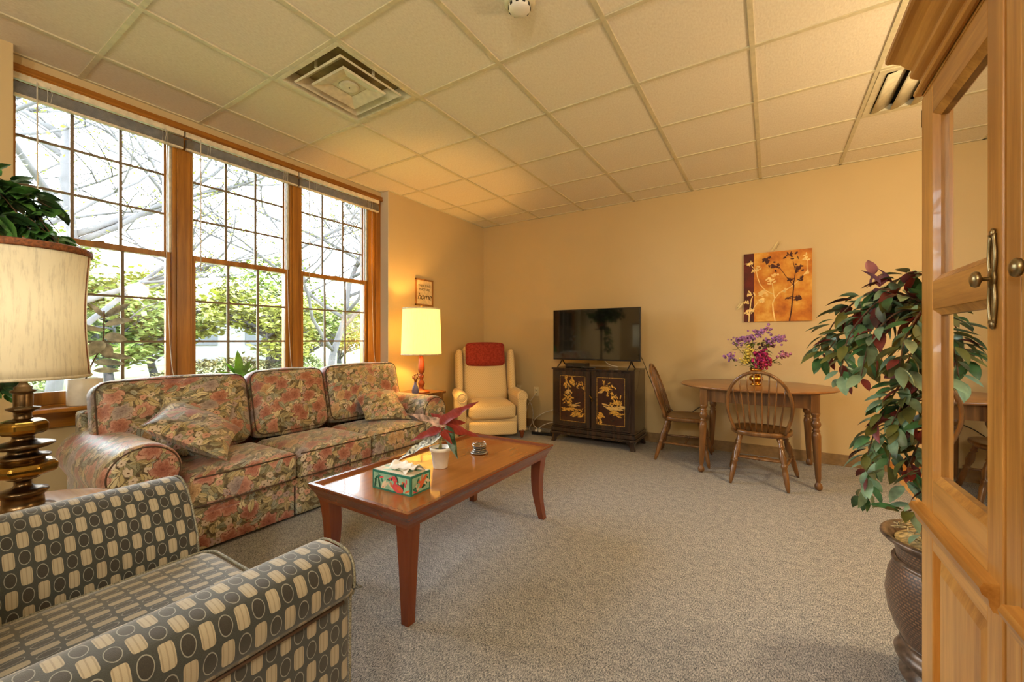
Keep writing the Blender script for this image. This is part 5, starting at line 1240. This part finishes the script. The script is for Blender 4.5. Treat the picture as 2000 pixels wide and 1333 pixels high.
# ------------------------------------------------------------------ hutch
hu = thing('china_hutch', 'tall honey oak glazed hutch with crown moulding at the right edge', 'cabinet', (3.69, -.36, 0))
HXF, HXB, HYF, HYN = 3.47, 3.92, .176, -.88
b = B()
b.box(HXF + .02, HXB, HYF - .02, HYF, .0, 1.80); b.box(HXF + .02, HXB, HYN, HYN + .02, 0, 1.80); b.box(HXF + .02, HXB, HYN, HYF, 1.76, 1.80); b.box(HXF + .02, HXB, HYN, HYF, .63, .66); b.box(HXF + .02, HXB, HYN, HYF, .02, .06)
b.box(HXF + .002, HXF + .03, -.332, -.282, .0, 1.78); b.box(HXF + .002, HXF + .03, HYN, HYN + .06, 0, 1.78); b.box(HXF + .002, HXF + .03, HYN, HYF, 1.765, 1.80); b.box(HXF + .002, HXF + .03, HYN, HYF, 0, .05)
obj('carcass', b, m_oak, hu, world=True, bevel=.002)
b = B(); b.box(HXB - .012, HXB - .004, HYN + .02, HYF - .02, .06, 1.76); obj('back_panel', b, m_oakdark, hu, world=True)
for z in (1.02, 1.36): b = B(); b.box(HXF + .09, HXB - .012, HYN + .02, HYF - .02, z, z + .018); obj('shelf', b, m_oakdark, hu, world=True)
def crown(b, prof):
    vs = []; fs = []
    for off, z in prof: vs += [(HXB, HYF + off, z), (HXF - off, HYF + off, z), (HXF - off, HYN - off, z), (HXB, HYN - off, z)]
    for i in range(len(prof) - 1):
        for k in range(3): fs.append((i * 4 + k, i * 4 + k + 1, i * 4 + 5 + k, i * 4 + 4 + k))
    b.add(vs, fs, 0, False); n = len(prof) - 1; b.add([vs[n * 4 + k] for k in range(4)], [(0, 1, 2, 3)], 0, False)
b = B(); crown(b, [(0, 1.772), (.006, 1.772), (.012, 1.776), (.014, 1.782), (.012, 1.789), (.004, 1.793), (.003, 1.80), (.003, 1.815), (.010, 1.822), (.018, 1.832), (.02, 1.842), (.016, 1.848), (.018, 1.853), (.024, 1.862), (.034, 1.882), (.048, 1.898), (.058, 1.904), (.062, 1.912), (.062, 1.925), (.06, 1.93)]); obj('crown_moulding', b, m_oak_y, hu, world=True)
def frame_door(y0, y1, knob_side):
    b = B(); x0, x1 = HXF, HXF + .022; s_ = .075; iy0, iy1 = y0 + .06, y1 - .085
    if knob_side > 0: iy0, iy1 = y0 + .085, y1 - .06
    b.box(x0, x1, y0, iy0, .07, 1.76); b.box(x0, x1, iy1, y1, .07, 1.76)
    dr = None
    dr = obj('door', b, m_oak, hu, world=True, bevel=.0025)
    for z0, z1 in ((1.685, 1.76), (1.197, 1.267), (.60, .775), (.07, .13)): b2 = B(); b2.box(x0 + .0005, x1, iy0, iy1, z0, z1); obj('rail', b2, m_oak_y, dr, world=True, bevel=.0015)
    b = B()   # bevelled glazing beads
    for z0, z1 in ((.775, 1.197), (1.267, 1.685)):
        o_ = [(x0 + .001, iy0, z0), (x0 + .001, iy1, z0), (x0 + .001, iy1, z1), (x0 + .001, iy0, z1)]; d = .014; i_ = [(x0 + .012, iy0 + d, z0 + d), (x0 + .012, iy1 - d, z0 + d), (x0 + .012, iy1 - d, z1 - d), (x0 + .012, iy0 + d, z1 - d)]; j_ = [(x0 + .02, p[1], p[2]) for p in i_]
        b.add(o_ + i_ + j_, [(k, (k + 1) % 4, 4 + (k + 1) % 4, 4 + k) for k in range(4)] + [(4 + k, 4 + (k + 1) % 4, 8 + (k + 1) % 4, 8 + k) for k in range(4)], 0, False)
    obj('glazing_bead', b, m_oak, dr, world=True)
    for z0, z1 in ((.775, 1.197), (1.267, 1.685)):
        b = B(); b.add([(x0 + .019, iy0, z0), (x0 + .019, iy1, z0), (x0 + .019, iy1, z1), (x0 + .019, iy0, z1)], [(0, 1, 2, 3)], 0, False); obj('glass_pane', b, m_cabglass, dr, world=True)
    b = B(); x2 = x0 + .010; pz0, pz1 = .13, .60; py0, py1 = iy0, iy1
    o_ = [(x2 + .006, py0, pz0), (x2 + .006, py1, pz0), (x2 + .006, py1, pz1), (x2 + .006, py0, pz1)]; d = .04; i_ = [(x2 - .006, py0 + d, pz0 + d), (x2 - .006, py1 - d, pz0 + d), (x2 - .006, py1 - d, pz1 - d), (x2 - .006, py0 + d, pz1 - d)]
    b.add(o_ + i_, [(k, (k + 1) % 4, 4 + (k + 1) % 4, 4 + k) for k in range(4)] + [(4, 5, 6, 7)], 0, False); obj('raised_panel', b, m_oak, dr, world=True)
    b = B(); vs = []; prof = [(0, .64), (-.008, .642), (-.012, .650), (-.014, .664), (-.022, .670), (-.025, .680), (-.020, .690), (0, .693)]
    for y in (y0 + .01, y1 + .004): vs += [(x0 + o, y, z) for o, z in prof]
    n = len(prof); b.add(vs, [(k, k + 1, n + k + 1, n + k) for k in range(n - 1)] + [tuple(range(n)), tuple(range(n, 2 * n))], 0, False); obj('ledge_moulding', b, m_oak_y, dr, world=True)
    ky = y0 + .03 if knob_side < 0 else y1 - .055
    b = B(); T = Tm((x0, ky, 1.232), 0, 0, radians(-90)); b.lathe([(.006, 0), (.0035, .004), (.0035, .015), (.008, .018), (.0135, .020), (.015, .024), (.013, .028), (.006, .031), (.0005, .0315)], 24, T=T); obj('knob', b, m_pewter, dr, world=True)
    b = B(); pts = []
    for i in range(25): t_ = i / 24; w = .006 + .007 * abs(sin(t_ * pi * 2)) ** 1.2 + (.003 if t_ < .04 or t_ > .96 else 0); pts.append((t_ * .16, w))
    for s_ in (-1, 1): b.tube([(x0 - .003, ky + s_ * w, 1.152 + z) for z, w in pts], .0028, 6)
    b.ball((x0 - .003, ky, 1.232), .005, .014, .02, 10); b.ball((x0 - .003, ky, 1.15), .004, .009, .009, 8); b.ball((x0 - .003, ky, 1.314), .004, .009, .009, 8)
    b.box(x0 - .002, x0, ky - .006, ky + .006, 1.15, 1.314); obj('escutcheon', b, m_pewter, dr, world=True)
    hy = y1 if knob_side < 0 else y0; dd = 1 if knob_side < 0 else -1
    for z in (1.71, 1.21, .615, .50, .12): b = B(); b.tube([(x0 + .004, hy + dd * .003, z - .022), (x0 + .004, hy + dd * .003, z + .022)], .004, 8); obj('hinge', b, m_brassdark, dr, world=True)
frame_door(-.275, HYF - .001, -1); frame_door(-.79, -.338, 1)

# ------------------------------------------------------------------ silk tree in woven pot beside the hutch
PX, PY = 3.625, .53
stt = None
def P3(*a): return tuple(a)
tr = [(PX, PY, .46), (PX - .01, PY + .01, .8), (PX + .01, PY + .03, 1.15), (PX, PY + .03, 1.32)]
V = []
rr = random.Random(77)
# upper arching boughs reaching left into the room, then the lower drooping bough
ups = [((3.60, .55, 1.20), (3.46, .57, 1.30), (3.34, .62, 1.20), (3.285, .66, 1.05)), ((3.60, .55, 1.22), (3.47, .52, 1.27), (3.37, .53, 1.15), (3.34, .53, .99)), ((3.6, .55, 1.18), (3.5, .50, 1.22), (3.42, .49, 1.13), (3.39, .48, 1.0)),
       ((3.61, .56, 1.25), (3.56, .56, 1.34), (3.50, .56, 1.33), (3.46, .57, 1.27)), ((3.61, .56, 1.22), (3.52, .62, 1.28), (3.42, .68, 1.20), (3.36, .72, 1.07)), ((3.61, .54, 1.2), (3.54, .46, 1.22), (3.49, .42, 1.13), (3.47, .40, 1.04)),
       ((3.61, .56, 1.2), (3.56, .50, 1.16), (3.52, .50, 1.08), (3.50, .49, 1.02)), ((3.62, .56, 1.2), (3.7, .6, 1.34), (3.78, .62, 1.25), (3.82, .64, 1.1)), ((3.62, .56, 1.2), (3.66, .46, 1.3), (3.72, .40, 1.2), (3.74, .38, 1.05)), ((3.62, .58, 1.2), (3.66, .7, 1.3), (3.7, .78, 1.2), (3.7, .84, 1.05)),
       ((3.6, .55, 1.21), (3.44, .6, 1.25), (3.36, .6, 1.16), (3.31, .60, 1.08)), ((3.61, .56, 1.22), (3.5, .57, 1.25), (3.45, .58, 1.2), (3.40, .58, 1.12))]
lows = [((3.61, .54, .95), (3.52, .52, 1.0), (3.45, .53, .86), (3.41, .54, .70)), ((3.61, .54, .92), (3.53, .50, .93), (3.48, .49, .82), (3.46, .49, .70)), ((3.61, .54, .96), (3.54, .52, 1.0), (3.50, .50, .92), (3.47, .50, .84)), ((3.61, .54, .88), (3.52, .54, .88), (3.44, .56, .74), (3.405, .57, .57)), ((3.61, .54, .9), (3.57, .47, .9), (3.54, .44, .8), (3.53, .43, .71)), ((3.61, .54, .85), (3.55, .5, .82), (3.51, .48, .72), (3.50, .47, .66)), ((3.62, .56, .9), (3.7, .6, .92), (3.76, .6, .8), (3.78, .6, .7)),
        ((3.61, .52, .72), (3.57, .47, .66), (3.52, .44, .60), (3.48, .42, .575)), ((3.61, .52, .66), (3.58, .46, .60), (3.545, .43, .54), (3.53, .42, .52))]
V = ups + lows
stt = viney('artificial_tree', 'drooping silk tree with green and burgundy leaves beside the hutch', 'plant', (PX, PY, 0), None, V, .074, .033, [(m_leafA, 4), (m_leafB, 7), (m_leafC, 2), (m_leafD, 3)], 5, .0095)
b = B(False)
for k in range(9): b.leaf((3.47 + rr.uniform(-.04, .06), .56 + rr.uniform(-.04, .04), 1.32 + rr.uniform(-.02, .03)), (rr.uniform(-1, .3), rr.uniform(-.4, .4), rr.uniform(-.1, .6)), (0, 0, 1), .075, .036, .2)
b.leaf((3.50, .50, 1.03), (-.7, 0, -.5), (0, -1, .3), .06, .035, .2); obj('mauve_leaves', b, m_leafP, stt, world=True, label='mauve leaves at the crown')
b = B(); b.tube(spline(tr, 6), .012, 8); b.tube(spline([(PX + .02, PY, .46), (PX + .03, PY - .01, .8), (PX - .01, PY, 1.05), (PX - .01, PY + .02, 1.25)], 6), .009, 8); obj('trunk', b, m_bark, stt, world=True)
pot = thing('planter', 'woven brown metal-rimmed urn planter holding the silk tree', 'planter', (PX, PY, 0))
seg = 40
def urn(b, prof, mat, uvs=True):
    vs = []; fs = []; uv = []
    for r, z in prof:
        for k in range(seg): a = 2 * pi * k / seg; vs.append((r * cos(a), r * sin(a), z))
    for i in range(len(prof) - 1):
        for k in range(seg):
            fs.append((i * seg + k, i * seg + (k + 1) % seg, (i + 1) * seg + (k + 1) % seg, (i + 1) * seg + k)); w = 2 * pi * .15 / seg
            uv.append([(k * w, prof[i][1]), ((k + 1) * w, prof[i][1]), ((k + 1) * w, prof[i + 1][1]), (k * w, prof[i + 1][1])])
    b.add(vs, fs, mat, True, None, uv)
b = B(); urn(b, [(.122, .13), (.142, .17), (.158, .22), (.165, .28), (.158, .34), (.142, .385)], 0); urn(b, [(.136, .395), (.138, .42), (.146, .445)], 0); obj('woven_body', b, m_basket, pot)
b = B(); b.lathe([(.142, .382), (.148, .386), (.148, .394), (.138, .398)], 40, caps=False); b.lathe([(.146, .442), (.155, .448), (.172, .462), (.178, .468), (.176, .476), (.165, .478), (.150, .465), (.142, .45)], 40, caps=False); obj('rim', b, m_potmetal, pot)
b = B(); b.lathe([(.10, 0), (.125, .008), (.13, .02), (.105, .04), (.10, .05), (.12, .062), (.14, .075), (.142, .09), (.13, .105), (.118, .112), (.118, .122), (.128, .13), (.126, .136)], 40); obj('foot', b, m_potmetal, pot)
b = B(); b.lathe([(.14, .455), (.08, .47), (.001, .475)], 30, caps=False)
rr = random.Random(2)
for k in range(70):
    a = rr.uniform(0, 2 * pi); r_ = rr.uniform(.02, .14); p = Vector((r_ * cos(a), r_ * sin(a), .47)); pts = [p + Vector((rr.uniform(-.03, .03), rr.uniform(-.03, .03), rr.uniform(0, .022))) for _ in range(5)]
    b.tube(spline(pts, 3), .0018, 4)
obj('moss', b, m_moss, pot)
